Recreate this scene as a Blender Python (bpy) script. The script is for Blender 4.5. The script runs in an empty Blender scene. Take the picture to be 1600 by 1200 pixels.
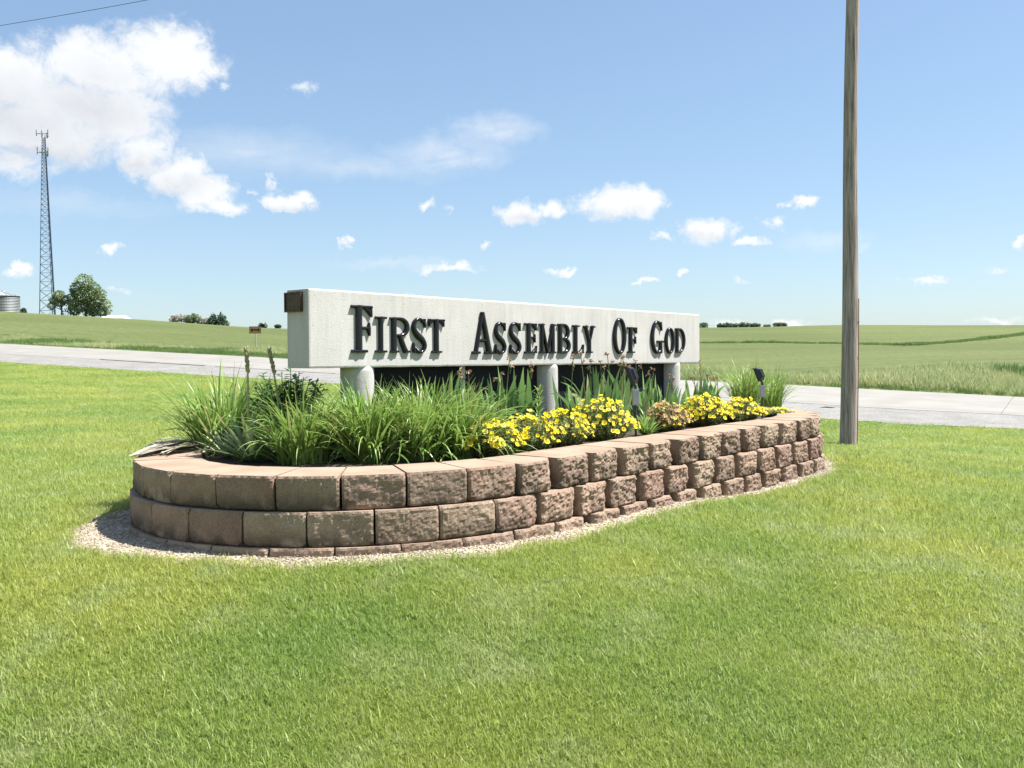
import bpy, bmesh, math, random
import numpy as np
from mathutils import Vector, Matrix, noise, geometry
random.seed(7); rng = np.random.default_rng(7)
SC = bpy.context.scene
COL = SC.collection
R_ = math.radians

# ------------------------------------------------------------------ camera
EYE = 1.47
FPX, HY, ROLL = 1450.0, 550.0, 0.012          # focal length in photo pixels, horizon row, roll
pitch = math.atan((600 - HY) / FPX)
fw = np.array([0, math.cos(pitch), -math.sin(pitch)])
rt0 = np.array([1., 0, 0]); up0 = np.array([0, math.sin(pitch), math.cos(pitch)])
cr, sr = math.cos(ROLL), math.sin(ROLL)
ixv = cr * rt0 - sr * up0; iuv = sr * rt0 + cr * up0
cam_d = bpy.data.cameras.new('camera'); cam = bpy.data.objects.new('camera', cam_d); COL.objects.link(cam)
M = Matrix(((ixv[0], iuv[0], -fw[0], 0), (ixv[1], iuv[1], -fw[1], 0), (ixv[2], iuv[2], -fw[2], EYE), (0, 0, 0, 1)))
cam.matrix_world = M
cam_d.sensor_width = 36; cam_d.lens = 36 * FPX / 1600; cam_d.clip_end = 6000; cam_d.clip_start = 0.05
SC.camera = cam

def ray(x, y): return fw + ixv * (x - 800) / FPX + iuv * (600 - y) / FPX
def atz(x, y, z):                      # point on the level z (relative to the eye)
    r = ray(x, y); t = z / r[2]; return r * t
def atd(x, y, Y):
    r = ray(x, y); return r * (Y / r[1])
EV = np.array([0, 0, EYE])

# ------------------------------------------------------------------ light
SUN_EL, SUN_BETA = R_(58), R_(5)       # elevation; angle behind the +X direction
SUN = Vector((math.cos(SUN_EL) * math.cos(SUN_BETA), math.cos(SUN_EL) * math.sin(SUN_BETA), math.sin(SUN_EL)))
ld = bpy.data.lights.new('sun', 'SUN'); ld.energy = 4.9; ld.angle = R_(0.55); ld.color = (1.0, 0.965, 0.90)
lo = bpy.data.objects.new('sun', ld); COL.objects.link(lo)
lo.rotation_euler = SUN.to_track_quat('Z', 'Y').to_euler(); lo.location = (20, 0, 40)

SC.view_settings.view_transform = 'Standard'; SC.view_settings.look = 'None'
SC.view_settings.gamma = 1; SC.view_settings.use_curve_mapping = False
SC.view_settings.exposure = 1.30
SC.render.engine = 'CYCLES'
SC.cycles.max_bounces = 6; SC.cycles.diffuse_bounces = 3; SC.cycles.transmission_bounces = 4
SC.cycles.transparent_max_bounces = 4; SC.cycles.caustics_reflective = False

# clouds: (px x, px y, half width, half height, opacity) of blobs, turned into directions
CL = [(30,130,110,62,1),(150,105,130,52,1),(255,85,95,50,1),(300,95,46,42,1),(60,205,120,58,1),(190,180,80,60,1),
      (0,100,50,42,1),(30,205,100,50,1),(105,165,90,50,1),(225,240,46,38,1),(285,270,60,40,1),(325,300,52,36,1),(352,326,34,16,.9),(20,255,80,30,.6),
      (455,322,46,17,1),(472,314,28,14,1),(468,136,32,13,.55),(350,132,12,10,.45),(815,333,44,24,1),(862,326,30,17,.9),
      (955,318,74,30,1),(1000,322,44,34,1),(1105,358,50,24,1),(1032,370,24,10,.75),(1172,379,30,10,.95),(1208,352,20,13,.75),
      (1248,322,25,13,.85),(660,321,20,13,.7),(702,328,12,13,.45),(181,387,20,10,.85),(34,422,26,10,.85),(700,420,58,9,.75),
      (882,424,28,8,.8),(1064,430,12,7,.8),(1005,443,18,6,.7),(1447,435,32,7,.6),(751,386,16,6,.5),(1594,384,14,10,.8),
      (541,377,9,9,.6),(195,459,24,7,.45),(1235,502,34,11,.8),(1140,506,30,12,.7),(1360,388,30,14,.25),(437,290,10,16,.4),
      (1150,436,14,5,.5),(398,303,14,9,.45),(1560,430,20,5,.4),(650,460,30,8,.6),(1555,506,40,7,.6),
      (-160,160,150,80,1),(-420,250,160,50,.9),(1800,330,110,30,.9),(2050,380,120,26,.8),(2300,240,160,70,1)]
CI = [(390,240,170,42,.45),(560,262,200,22,.34),(700,238,110,28,.85),(770,205,80,26,.7),(660,258,90,16,.4),(90,318,180,22,.28),(1290,378,70,16,.3),(620,412,120,9,.3)]

def azel(x, y):
    r = ray(x, y); return math.atan2(r[0], r[1]), math.atan2(r[2], math.hypot(r[0], r[1]))

def mk_world():
    w = bpy.data.worlds.new('World'); SC.world = w; w.use_nodes = True
    nt = w.node_tree; nt.nodes.clear()
    n = lambda t: nt.nodes.new('ShaderNode' + t)
    L = nt.links.new
    out = n('OutputWorld'); bg = n('Background'); bg.inputs['Strength'].default_value = 0.06
    sky = n('TexSky'); sky.sky_type = 'NISHITA'; sky.sun_disc = False
    sky.sun_elevation = SUN_EL; sky.sun_rotation = R_(90) - SUN_BETA
    sky.altitude = 250; sky.air_density = 1.0; sky.dust_density = 0.7; sky.ozone_density = 1.3
    hs = n('HueSaturation'); pass
    gm = n('Gamma'); gm.inputs['Gamma'].default_value = .62; L(sky.outputs[0], gm.inputs['Color'])
    L(gm.outputs[0], hs.inputs['Color']); hs.inputs['Value'].default_value = 1.51; hs.inputs['Saturation'].default_value = 1.08
    tn_ = n('MixRGB'); tn_.blend_type = 'MULTIPLY'; tn_.inputs[0].default_value = 1; tn_.inputs[2].default_value = (1.10, 1.27, 1.43, 1); L(hs.outputs[0], tn_.inputs[1])
    tc = n('TexCoord'); sp = n('SeparateXYZ'); L(tc.outputs['Generated'], sp.inputs[0])
    def m(op, a, b=None, c=None, clamp=False):
        q = n('Math'); q.operation = op; q.use_clamp = clamp
        for i, v in enumerate((a, b, c)):
            if v is None: continue
            if hasattr(v, 'links'): L(v, q.inputs[i])
            else: q.inputs[i].default_value = v
        return q.outputs[0]
    az = m('ARCTAN2', sp.outputs[0], sp.outputs[1]); el = m('ARCSINE', sp.outputs[2])
    cb = n('CombineXYZ'); L(az, cb.inputs[0]); L(el, cb.inputs[1])
    def nz(src, scale, detail, rough, dist=0):
        q = n('TexNoise'); q.inputs['Scale'].default_value = scale; q.inputs['Detail'].default_value = detail
        q.inputs['Roughness'].default_value = rough; q.inputs['Distortion'].default_value = dist
        L(src, q.inputs['Vector']); return q
    wn = nz(cb.outputs[0], 9, 5, .6)
    vs = n('VectorMath'); vs.operation = 'SUBTRACT'; L(wn.outputs['Color'], vs.inputs[0]); vs.inputs[1].default_value = (.5, .5, .5)
    vm = n('VectorMath'); vm.operation = 'MULTIPLY_ADD'; L(vs.outputs[0], vm.inputs[0]); vm.inputs[1].default_value = (.05, .03, 0)
    L(cb.outputs[0], vm.inputs[2])
    P = vm.outputs[0]
    wn2 = nz(cb.outputs[0], 45, 4, .65)
    vs2 = n('VectorMath'); vs2.operation = 'SUBTRACT'; L(wn2.outputs['Color'], vs2.inputs[0]); vs2.inputs[1].default_value = (.5, .5, .5)
    vm2 = n('VectorMath'); vm2.operation = 'MULTIPLY_ADD'; L(vs2.outputs[0], vm2.inputs[0]); vm2.inputs[1].default_value = (.042, .026, 0)
    L(P, vm2.inputs[2]); P = vm2.outputs[0]
    def blobs(lst, P, k):
        acc = None
        for (x, y, rx, ry, op) in lst:
            a, e = azel(x, y); sx = rx / FPX * 1.12; sy = ry / FPX * 1.15
            q = n('VectorMath'); q.operation = 'SUBTRACT'; L(P, q.inputs[0]); q.inputs[1].default_value = (a, e, 0)
            s = n('VectorMath'); s.operation = 'MULTIPLY'; L(q.outputs[0], s.inputs[0]); s.inputs[1].default_value = (1 / sx, 1 / sy, 0)
            d = n('VectorMath'); d.operation = 'LENGTH'; L(s.outputs[0], d.inputs[0])
            v = m('MULTIPLY_ADD', d.outputs['Value'], -k * 1.0, k)
            v = m('MULTIPLY', m('MAXIMUM', v, 0), op)
            acc = v if acc is None else m('MAXIMUM', acc, v)
        return acc
    base = blobs(CL, P, 1.45)
    det = nz(cb.outputs[0], 34, 12, .68, .5)
    dd = m('SUBTRACT', det.outputs['Fac'], .5)
    v = m('MULTIPLY_ADD', dd, 1.5, base)
    mr = n('MapRange'); mr.interpolation_type = 'SMOOTHSTEP'; L(v, mr.inputs['Value'])
    mr.inputs['From Min'].default_value = .12; mr.inputs['From Max'].default_value = .95
    gate = m('MULTIPLY', base, 4, None, True)
    cum = m('MULTIPLY', mr.outputs[0], gate)
    # cirrus
    st = n('Mapping'); st.inputs['Scale'].default_value = (1, 4.2, 1); st.inputs['Rotation'].default_value = (0, 0, -.35); L(cb.outputs[0], st.inputs['Vector'])
    cn = nz(st.outputs[0], 7, 7, .6, .5)
    cib = blobs(CI, P, 1.0)
    ci = m('MULTIPLY', cib, m('MULTIPLY_ADD', cn.outputs['Fac'], 2.6, -.55, True))
    # the rest of the sky outside the frame goes on with scattered fair weather clouds
    rn = nz(tc.outputs['Generated'], 3.1, 8, .55)
    r1 = n('MapRange'); r1.interpolation_type = 'SMOOTHSTEP'; L(rn.outputs['Fac'], r1.inputs['Value'])
    r1.inputs['From Min'].default_value = .56; r1.inputs['From Max'].default_value = .66
    aab = m('ABSOLUTE', az); side = m('MULTIPLY_ADD', aab, 4, -3.2, True)
    upg = m('MULTIPLY_ADD', el, 5, -2.9, True)
    rest = m('MULTIPLY', r1.outputs[0], m('MAXIMUM', side, upg))
    rest = m('MULTIPLY', rest, m('MULTIPLY', el, 8, None, True))
    # cloud brightness: grey undersides in the thick part of the big cloud
    th = nz(cb.outputs[0], 8, 6, .55)
    und = blobs([(20,190,150,70,1),(130,170,110,50,.8),(215,255,50,22,.6),(290,292,55,22,.6),(45,240,120,30,1),(960,338,60,12,.6),(825,342,40,10,.6),(1105,368,44,10,.6),(458,330,40,7,.6),(150,120,60,30,.4)], P, 1.6)
    thick = m('MULTIPLY', und, m('MULTIPLY_ADD', th.outputs['Fac'], 1.8, -.15, True))
    cc = n('MixRGB'); cc.inputs[1].default_value = (6.9, 7.0, 7.1, 1); cc.inputs[2].default_value = (5.15, 5.3, 5.6, 1); L(thick, cc.inputs[0])
    tot = m('MAXIMUM', m('MAXIMUM', cum, ci), rest, None, True)
    tot = m('MULTIPLY', tot, .96)
    mx = n('MixRGB'); L(tot, mx.inputs[0]); L(tn_.outputs[0], mx.inputs[1]); L(cc.outputs[0], mx.inputs[2])
    L(mx.outputs[0], bg.inputs['Color']); L(bg.outputs[0], out.inputs['Surface'])
    w.cycles.sampling_method = 'MANUAL'; w.cycles.sample_map_resolution = 512
mk_world()

# ------------------------------------------------------------------ helpers
def tag(o, label=None, cat=None, group=None, kind=None):
    if label: o['label'] = label
    if cat: o['category'] = cat
    if group: o['group'] = group
    if kind: o['kind'] = kind
    return o
def empty(name, loc=(0, 0, 0)):
    o = bpy.data.objects.new(name, None); COL.objects.link(o); o.location = loc
    o.empty_display_size = .1; return o
def link(name, me, mat=None, parent=None, smooth=False):
    if mat is not None and not me.materials:
        for q in (mat if isinstance(mat, (list, tuple)) else [mat]): me.materials.append(q)
    if smooth: me.shade_smooth()
    o = bpy.data.objects.new(name, me); COL.objects.link(o)
    if parent is not None:
        o.parent = parent
    return o
def mesh(name, V, F):
    me = bpy.data.meshes.new(name); me.from_pydata([tuple(map(float, v)) for v in V], [], [tuple(map(int, f)) for f in F]); me.update(); return me
class MB:
    def __init__(s): s.V = []; s.F = []; s.m = []
    def add(s, V, F, mi=0):
        o = len(s.V); s.V += [tuple(v) for v in V]; s.F += [tuple(i + o for i in f) for f in F]; s.m += [mi] * len(F)
    def box(s, c, d, rot=None, mi=0, taper=1.0):
        V = []
        for z in (-1, 1):
            t = taper if z > 0 else 1
            for x, y in ((-1, -1), (1, -1), (1, 1), (-1, 1)):
                v = Vector((x * d[0] / 2 * t, y * d[1] / 2 * t, z * d[2] / 2))
                if rot is not None: v = rot @ v
                V.append(v + Vector(c))
        s.add(V, [(3, 2, 1, 0), (4, 5, 6, 7), (0, 1, 5, 4), (1, 2, 6, 5), (2, 3, 7, 6), (3, 0, 4, 7)], mi)
    def tube(s, pts, rad, n=8, cap=True, mi=0, sq=1.0):
        pts = [Vector(p) for p in pts]; V = []; F = []
        rads = rad if isinstance(rad, (list, tuple)) else [rad] * len(pts)
        prev = None
        for i, p in enumerate(pts):
            t = (pts[min(i + 1, len(pts) - 1)] - pts[max(i - 1, 0)]).normalized()
            a = prev if prev is not None else (Vector((0, 0, 1)) if abs(t.z) < .9 else Vector((1, 0, 0)))
            x = (a - t * a.dot(t)).normalized(); y = t.cross(x); prev = x
            for k in range(n):
                an = 2 * math.pi * k / n; V.append(p + (x * math.cos(an) + y * math.sin(an) * sq) * rads[i])
        for i in range(len(pts) - 1):
            for k in range(n):
                F.append((i * n + k, i * n + (k + 1) % n, (i + 1) * n + (k + 1) % n, (i + 1) * n + k))
        if cap: F.append(tuple(range(n - 1, -1, -1))); F.append(tuple((len(pts) - 1) * n + k for k in range(n)))
        s.add(V, F, mi)
    def me(s, name):
        me = mesh(name, s.V, s.F)
        if any(s.m): me.polygons.foreach_set('material_index', s.m)
        return me
    def build(s, name, mat=None, parent=None, smooth=False): return link(name, s.me(name), mat, parent, smooth)

def mat(name, col, rough=.7, col2=None, nscale=5, bump=0, bscale=40, spec=.4, detail=4, coords='Object', thr=(.35, .65), metallic=0, extra=None):
    m = bpy.data.materials.new(name); m.use_nodes = True; nt = m.node_tree
    b = nt.nodes['Principled BSDF']; b.inputs['Roughness'].default_value = rough
    b.inputs['Specular IOR Level'].default_value = spec; b.inputs['Metallic'].default_value = metallic
    L = nt.links.new; n = lambda t: nt.nodes.new('ShaderNode' + t)
    b.inputs['Base Color'].default_value = (*col, 1)
    if coords == 'World': src = n('NewGeometry').outputs['Position']
    else: src = n('TexCoord').outputs[coords]
    cur = None
    if col2 is not None:
        t = n('TexNoise'); t.inputs['Scale'].default_value = nscale; t.inputs['Detail'].default_value = detail; L(src, t.inputs['Vector'])
        r = n('ValToRGB'); r.color_ramp.elements[0].position = thr[0]; r.color_ramp.elements[1].position = thr[1]
        r.color_ramp.elements[0].color = (*col, 1); r.color_ramp.elements[1].color = (*col2, 1)
        L(t.outputs['Fac'], r.inputs[0]); cur = r.outputs[0]; L(cur, b.inputs['Base Color'])
    if bump:
        t = n('TexNoise'); t.inputs['Scale'].default_value = bscale; t.inputs['Detail'].default_value = 6; t.inputs['Roughness'].default_value = .6; L(src, t.inputs['Vector'])
        q = n('Bump'); q.inputs['Strength'].default_value = 1; q.inputs['Distance'].default_value = bump
        L(t.outputs['Fac'], q.inputs['Height']); L(q.outputs[0], b.inputs['Normal'])
    if extra: extra(m, nt, b, n, L, src, cur)
    return m

def leafmat(name, c1, c2, c3=None, nscale=1.2, rough=.45, trans=.35, spec=.35, per_object=False, fine=None):
    """foliage: base colour varied over the plant, part of the light passes through the leaf"""
    m = bpy.data.materials.new(name); m.use_nodes = True; nt = m.node_tree; nt.nodes.clear()
    n = lambda t: nt.nodes.new('ShaderNode' + t); L = nt.links.new
    out = n('OutputMaterial'); b = n('BsdfPrincipled'); tr = n('BsdfTranslucent'); mx = n('MixShader')
    b.inputs['Roughness'].default_value = rough; b.inputs['Specular IOR Level'].default_value = spec
    geo = n('NewGeometry')
    t = n('TexNoise'); t.inputs['Scale'].default_value = nscale; t.inputs['Detail'].default_value = 5; L(geo.outputs['Position'], t.inputs['Vector'])
    r = n('ValToRGB'); e = r.color_ramp.elements; e[0].position = .36; e[0].color = (*c1, 1); e[1].position = .64; e[1].color = (*c2, 1)
    L(t.outputs['Fac'], r.inputs[0])
    a = n('Attribute'); a.attribute_name = 'tone'          # per blade/leaf variation
    cur = r.outputs[0]
    if c3 is not None:
        m3 = n('MixRGB'); m3.inputs[2].default_value = (*c3, 1); L(cur, m3.inputs[1])
        mm = n('MapRange'); mm.inputs['From Min'].default_value = .8; mm.inputs['From Max'].default_value = .95; L(a.outputs['Fac'], mm.inputs['Value'])
        L(mm.outputs[0], m3.inputs[0]); cur = m3.outputs[0]
    hv = n('HueSaturation'); L(cur, hv.inputs['Color'])
    mv = n('MapRange'); mv.inputs['To Min'].default_value = .72; mv.inputs['To Max'].default_value = 1.3; L(a.outputs['Fac'], mv.inputs['Value'])
    L(mv.outputs[0], hv.inputs['Value'])
    L(hv.outputs[0], b.inputs['Base Color']); L(hv.outputs[0], tr.inputs['Color'])
    mx.inputs[0].default_value = trans; L(b.outputs[0], mx.inputs[1]); L(tr.outputs[0], mx.inputs[2]); L(mx.outputs[0], out.inputs['Surface'])
    return m

class Leaves:
    """collects blades and leaf faces with a per-leaf tone attribute"""
    def __init__(s): s.V = []; s.F = []; s.T = []
    def strip(s, pts, wid, side, tone, fold=0.0):
        o = len(s.V)
        for p, w, sd in zip(pts, wid, side):
            if fold:
                s.V += [p - sd * w + Vector((0, 0, fold * w)), p, p + sd * w + Vector((0, 0, fold * w))]
            else: s.V += [p - sd * w, p + sd * w]
        k = 3 if fold else 2
        for i in range(len(pts) - 1):
            for j in range(k - 1):
                s.F.append((o + i * k + j, o + i * k + j + 1, o + (i + 1) * k + j + 1, o + (i + 1) * k + j)); s.T.append(tone)
    def blade(s, base, az, lean, length, width, droop, tone, segs=6, fold=0.0, prof='grass', twist=0.0):
        """blade rising at angle `lean` from vertical towards `az`, bending over by `droop` radians along its length"""
        p = Vector(base); h = Vector((math.cos(az), math.sin(az), 0)); pts = []; wid = []; side = []
        sd = Vector((-math.sin(az), math.cos(az), 0))
        for i in range(segs + 1):
            t = i / segs; a = lean + droop * t * t
            pts.append(p.copy())
            if prof == 'grass': w = (1 - t ** 2.2) * .9 + .06
            elif prof == 'sword': w = min(1, .72 + t * .5) * (1 - max(0, (t - .6) / .4) ** 1.6) + .02
            else: w = math.sin(math.pi * min(1, .08 + t * .92)) ** .8 + .03
            wid.append(width / 2 * w)
            q = sd.copy()
            if twist: q = Matrix.Rotation(twist * (.3 + t), 3, (Vector((0, 0, 1)) * math.cos(a) + h * math.sin(a))) @ q
            side.append(q)
            p = p + (h * math.sin(a) + Vector((0, 0, 1)) * math.cos(a)) * (length / segs)
        s.strip(pts, wid, side, tone, fold)
    def leaf(s, c, d, nrm, ln, w, tone):
        d = d.normalized(); sd = d.cross(nrm)
        if sd.length < 1e-4: sd = d.orthogonal()
        sd.normalize(); up = sd.cross(d)
        o = len(s.V)
        s.V += [c, c + d * ln * .45 - sd * w / 2 + up * w * .12, c + d * ln * .45 + sd * w / 2 + up * w * .12, c + d * ln - up * w * .15]
        s.F += [(o, o + 1, o + 3), (o, o + 3, o + 2)]; s.T += [tone, tone]
    def me(s, name, smooth=True):
        me = bpy.data.meshes.new(name); me.from_pydata([tuple(v) for v in s.V], [], s.F)
        a = me.attributes.new('tone', 'FLOAT', 'FACE'); a.data.foreach_set('value', np.array(s.T, 'f'))
        if smooth: me.shade_smooth()
        me.update(); return me
    def build(s, name, m, parent=None): return link(name, s.me(name), m, parent)
rnd = random.random
def ru(a, b): return a + (b - a) * random.random()

# ------------------------------------------------------------------ the plan: planter frame, road line, terrain heights
TH = R_(40.3)
U2 = np.array([math.sin(TH), math.cos(TH)]); N2 = np.array([math.cos(TH), -math.sin(TH)])
PU0, PU1, PN, PR, PE = 4.485, 8.30, -5.02, 1.53, 1.12
def un(u, n_): p = u * U2 + n_ * N2; return float(p[0]), float(p[1])
def pl(x, n_, y=600):                   # point where the pixel column x meets the vertical plane n = n_
    r = ray(x, y); t = n_ / (r[:2] @ N2); return r * t
def stadium(off=0.0, k=None):
    """dense closed outline of the planter rim moved outwards by off; list of (x, y)"""
    pts = []
    R = PR + off
    for i in range(181):
        a = -math.pi / 2 + math.pi * i / 180; pts.append((PU1 + (PE * PR + off) * math.cos(a), PN + R * math.sin(a)))
    for i in range(181):
        a = math.pi / 2 + math.pi * i / 180; pts.append((PU0 + (PE * PR + off) * math.cos(a), PN + R * math.sin(a)))
    return [un(u, n_) for u, n_ in pts]
def inside(x, y, off=0.0):
    u = x * U2[0] + y * U2[1]; v = x * N2[0] + y * N2[1]
    du = np.where(u < PU0, u - PU0, np.where(u > PU1, u - PU1, 0)) / ((PE * PR + off) / (PR + off))
    return np.hypot(du, v - PN) < PR + off

RD = np.array([-33., 20.]); RL = float(np.hypot(*RD)); RD /= RL
RN = np.array([RD[1], -RD[0]]);
RN = RN if RN[1] > 0 else -RN           # away from the lawn
R0 = np.array([11., 20.])
ROADW = 9.0
def sq(x, y):
    dx = x - R0[0]; dy = y - R0[1]; return dx * RD[0] + dy * RD[1], dx * RN[0] + dy * RN[1]
def road_pt(s, q): p = R0 + RD * s + RN * q; return float(p[0]), float(p[1])

ctl = []
def cp(x, y, z): ctl.append((x, y, z))
for (x, y, z) in [(0, 0, -1.47), (0, -6, -1.55), (-6, -3, -1.45), (6, -3, -1.6), (0, 2.9, -1.43), (-2, 3.2, -1.38), (2.2, 3.2, -1.44), (0, -40, -2.2), (-60, -20, -1.5), (50, -30, -3), (0, -400, -6), (-500, -200, -3), (500, -200, -8), (0, -2500, -20), (-2500, -600, -10), (2500, -600, -20)]: cp(x, y, z)
for u, n_, z in [(2.7, -4.6, -1.105), (3.4, -3.9, -1.105), (4.5, -3.4, -1.118), (6, -3.4, -1.15), (7.5, -3.4, -1.185), (9, -3.5, -1.21), (10.1, -5, -1.225), (9, -6.7, -1.22), (6.5, -6.8, -1.15), (4, -6.8, -1.08), (2.6, -6, -1.08), (6.3, -5, -1.16)]:
    x, y = un(u, n_); cp(x, y, z)
cp(*(atd(1325, 697, 16.7)))
for t in np.arange(-2.2, 3.6, .22):
    for q, z in ((0, -1.82 + 1.63 * t), (ROADW, -1.59 + 1.73 * t), (ROADW + 1.3, -1.57 + 1.73 * t)):
        x, y = road_pt(t * RL, q); k = 1 if -.4 < t < 1.6 else .97
        cp(x, y, z)
for x, y, D in [(1600, 592, 34), (1600, 575, 40), (1310, 583, 42), (1060, 585, 47), (750, 572, 50), (447, 549, 54), (0, 525, 68),
                (1600, 550, 90), (1310, 556, 95), (1060, 560, 100), (750, 553, 92), (447, 536, 84), (230, 522, 88), (0, 510, 92),
                (1600, 529, 190), (1310, 534, 190), (1060, 537, 200), (750, 532, 180), (447, 523, 150), (230, 508, 140), (0, 497, 135),
                (1600, 508, 360), (1310, 508, 360), (1060, 512, 360), (800, 514, 330), (600, 514, 290), (447, 513.5, 250), (230, 500, 215), (110, 493, 195), (0, 487, 185),
                (2100, 510, 330), (2600, 520, 330), (-400, 478, 185), (-900, 480, 200), (2100, 545, 120), (-500, 505, 90), (-1200, 500, 120), (3000, 545, 150)]:
    p = atd(x, y, D); cp(*p)
for x, y, D in [(1600, 519, 560), (1060, 524, 560), (600, 527, 520), (230, 520, 420), (0, 512, 400), (-600, 510, 420), (2400, 525, 600),
                (1600, 534, 2400), (800, 540, 2400), (0, 545, 2400), (-1500, 545, 2400), (3200, 530, 2400)]:
    p = atd(x, y, D); cp(*p)
ctl = np.array(ctl)
def warp(x, y):
    r = np.hypot(x, y) + 1e-9; k = np.log1p(r / 8) / r; return np.stack([x * k, y * k], -1)
def tpsk(d2): return np.where(d2 > 1e-12, .5 * d2 * np.log(np.maximum(d2, 1e-12)), 0)
CW = warp(ctl[:, 0], ctl[:, 1]); CV = ctl[:, 2] / (np.hypot(ctl[:, 0], ctl[:, 1]) + 8)
_n = len(CW)
K = tpsk(((CW[:, None] - CW[None]) ** 2).sum(-1)) + np.eye(_n) * 2e-5
Pm = np.c_[np.ones(_n), CW]; A = np.zeros((_n + 3, _n + 3)); A[:_n, :_n] = K; A[:_n, _n:] = Pm; A[_n:, :_n] = Pm.T
W = np.linalg.solve(A, np.r_[CV, 0, 0, 0])
def gz(x, y):
    """terrain height (world z)"""
    x = np.atleast_1d(np.asarray(x, float)); y = np.atleast_1d(np.asarray(y, float)); out = np.empty(len(x))
    for i in range(0, len(x), 20000):
        w = warp(x[i:i + 20000], y[i:i + 20000]); k = tpsk(((w[:, None] - CW[None]) ** 2).sum(-1))
        out[i:i + 20000] = (k @ W[:_n] + W[_n] + w @ W[_n + 1:]) * (np.hypot(x[i:i + 20000], y[i:i + 20000]) + 8)
    r = np.hypot(x, y); s, q = sq(x, y)
    lump = (np.sin(x * 1.3 + 1) * np.sin(y * 1.1) + .6 * np.sin(x * 2.3 + y * 1.7)) * .018 * np.clip((r - 1) / 3, 0, 1) * np.clip(-q / 3, 0, 1)
    return out + EYE + lump
def gz1(x, y): return float(gz([x], [y])[0])
def on_ground(px, py, lo_=5, hi=600):
    """walk the pixel ray until it meets the terrain"""
    r = ray(px, py); ds = np.geomspace(lo_, hi, 1500); t = ds / r[1]
    h = gz(r[0] * t, r[1] * t) - (r[2] * t + EYE); k = np.argmax(h > 0)
    return np.array([r[0] * t[k], r[1] * t[k], gz1(r[0] * t[k], r[1] * t[k])])

# ------------------------------------------------------------------ materials of the setting
def ground_extra(m, nt, b, n, L, src, cur):
    pass
def lawn_ramp(n, L, src):
    """patchy lawn colour shared by soil sheet and blades"""
    t1 = n('TexNoise'); t1.inputs['Scale'].default_value = .55; t1.inputs['Detail'].default_value = 5; L(src, t1.inputs['Vector'])
    r = n('ValToRGB'); e = r.color_ramp.elements
    e[0].position = .34; e[0].color = (.235, .345, .078, 1); e[1].position = .66; e[1].color = (.385, .425, .10, 1)
    q = e.new(.5); q.color = (.31, .385, .09, 1)
    L(t1.outputs['Fac'], r.inputs[0])
    t2 = n('TexNoise'); t2.inputs['Scale'].default_value = 2.6; t2.inputs['Detail'].default_value = 4; L(src, t2.inputs['Vector'])
    mr = n('MapRange'); mr.inputs['From Min'].default_value = .5; mr.inputs['From Max'].default_value = .72; L(t2.outputs['Fac'], mr.inputs['Value'])
    mx = n('MixRGB'); mx.inputs[2].default_value = (.365, .43, .165, 1); L(r.outputs[0], mx.inputs[1]); L(mr.outputs[0], mx.inputs[0])
    return mx.outputs[0]
def mk_lawn(name, blades):
    m = bpy.data.materials.new(name); m.use_nodes = True; nt = m.node_tree; nt.nodes.clear()
    n = lambda t: nt.nodes.new('ShaderNode' + t); L = nt.links.new
    out = n('OutputMaterial'); b = n('BsdfPrincipled'); geo = n('NewGeometry')
    col = lawn_ramp(n, L, geo.outputs['Position'])
    hv = n('HueSaturation'); L(col, hv.inputs['Color']); L(hv.outputs[0], b.inputs['Base Color'])
    if blades:
        a = n('Attribute'); a.attribute_name = 'tone'
        mv = n('MapRange'); mv.inputs['To Min'].default_value = .9; mv.inputs['To Max'].default_value = 1.22; L(a.outputs['Fac'], mv.inputs['Value']); L(mv.outputs[0], hv.inputs['Value'])
        dry = n('MixRGB'); dry.inputs[2].default_value = (.48, .45, .26, 1); L(hv.outputs[0], dry.inputs[1])
        m3 = n('MapRange'); m3.inputs['From Min'].default_value = .9; m3.inputs['From Max'].default_value = .97; L(a.outputs['Fac'], m3.inputs['Value']); L(m3.outputs[0], dry.inputs[0])
        L(dry.outputs[0], b.inputs['Base Color'])
        tr = n('BsdfTranslucent'); mx = n('MixShader'); mx.inputs[0].default_value = .5
        L(dry.outputs[0], tr.inputs['Color']); L(b.outputs[0], mx.inputs[1]); L(tr.outputs[0], mx.inputs[2]); L(mx.outputs[0], out.inputs['Surface'])
        b.inputs['Roughness'].default_value = .5; b.inputs['Specular IOR Level'].default_value = .45
    else:
        b.inputs['Roughness'].default_value = .95; b.inputs['Specular IOR Level'].default_value = .1
        t = n('TexNoise'); t.inputs['Scale'].default_value = 28; t.inputs['Detail'].default_value = 6; L(geo.outputs['Position'], t.inputs['Vector'])
        mv = n('MapRange'); mv.inputs['From Min'].default_value = .3; mv.inputs['From Max'].default_value = .7; mv.inputs['To Min'].default_value = .34; mv.inputs['To Max'].default_value = .55; L(t.outputs['Fac'], mv.inputs['Value']); L(mv.outputs[0], hv.inputs['Value'])
        q = n('Bump'); q.inputs['Distance'].default_value = .03; L(t.outputs['Fac'], q.inputs['Height']); L(q.outputs[0], b.inputs['Normal'])
        L(b.outputs[0], out.inputs['Surface'])
    return m
M_lawn = mk_lawn('lawn_turf', False); M_blade = mk_lawn('lawn_blade', True)

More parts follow.
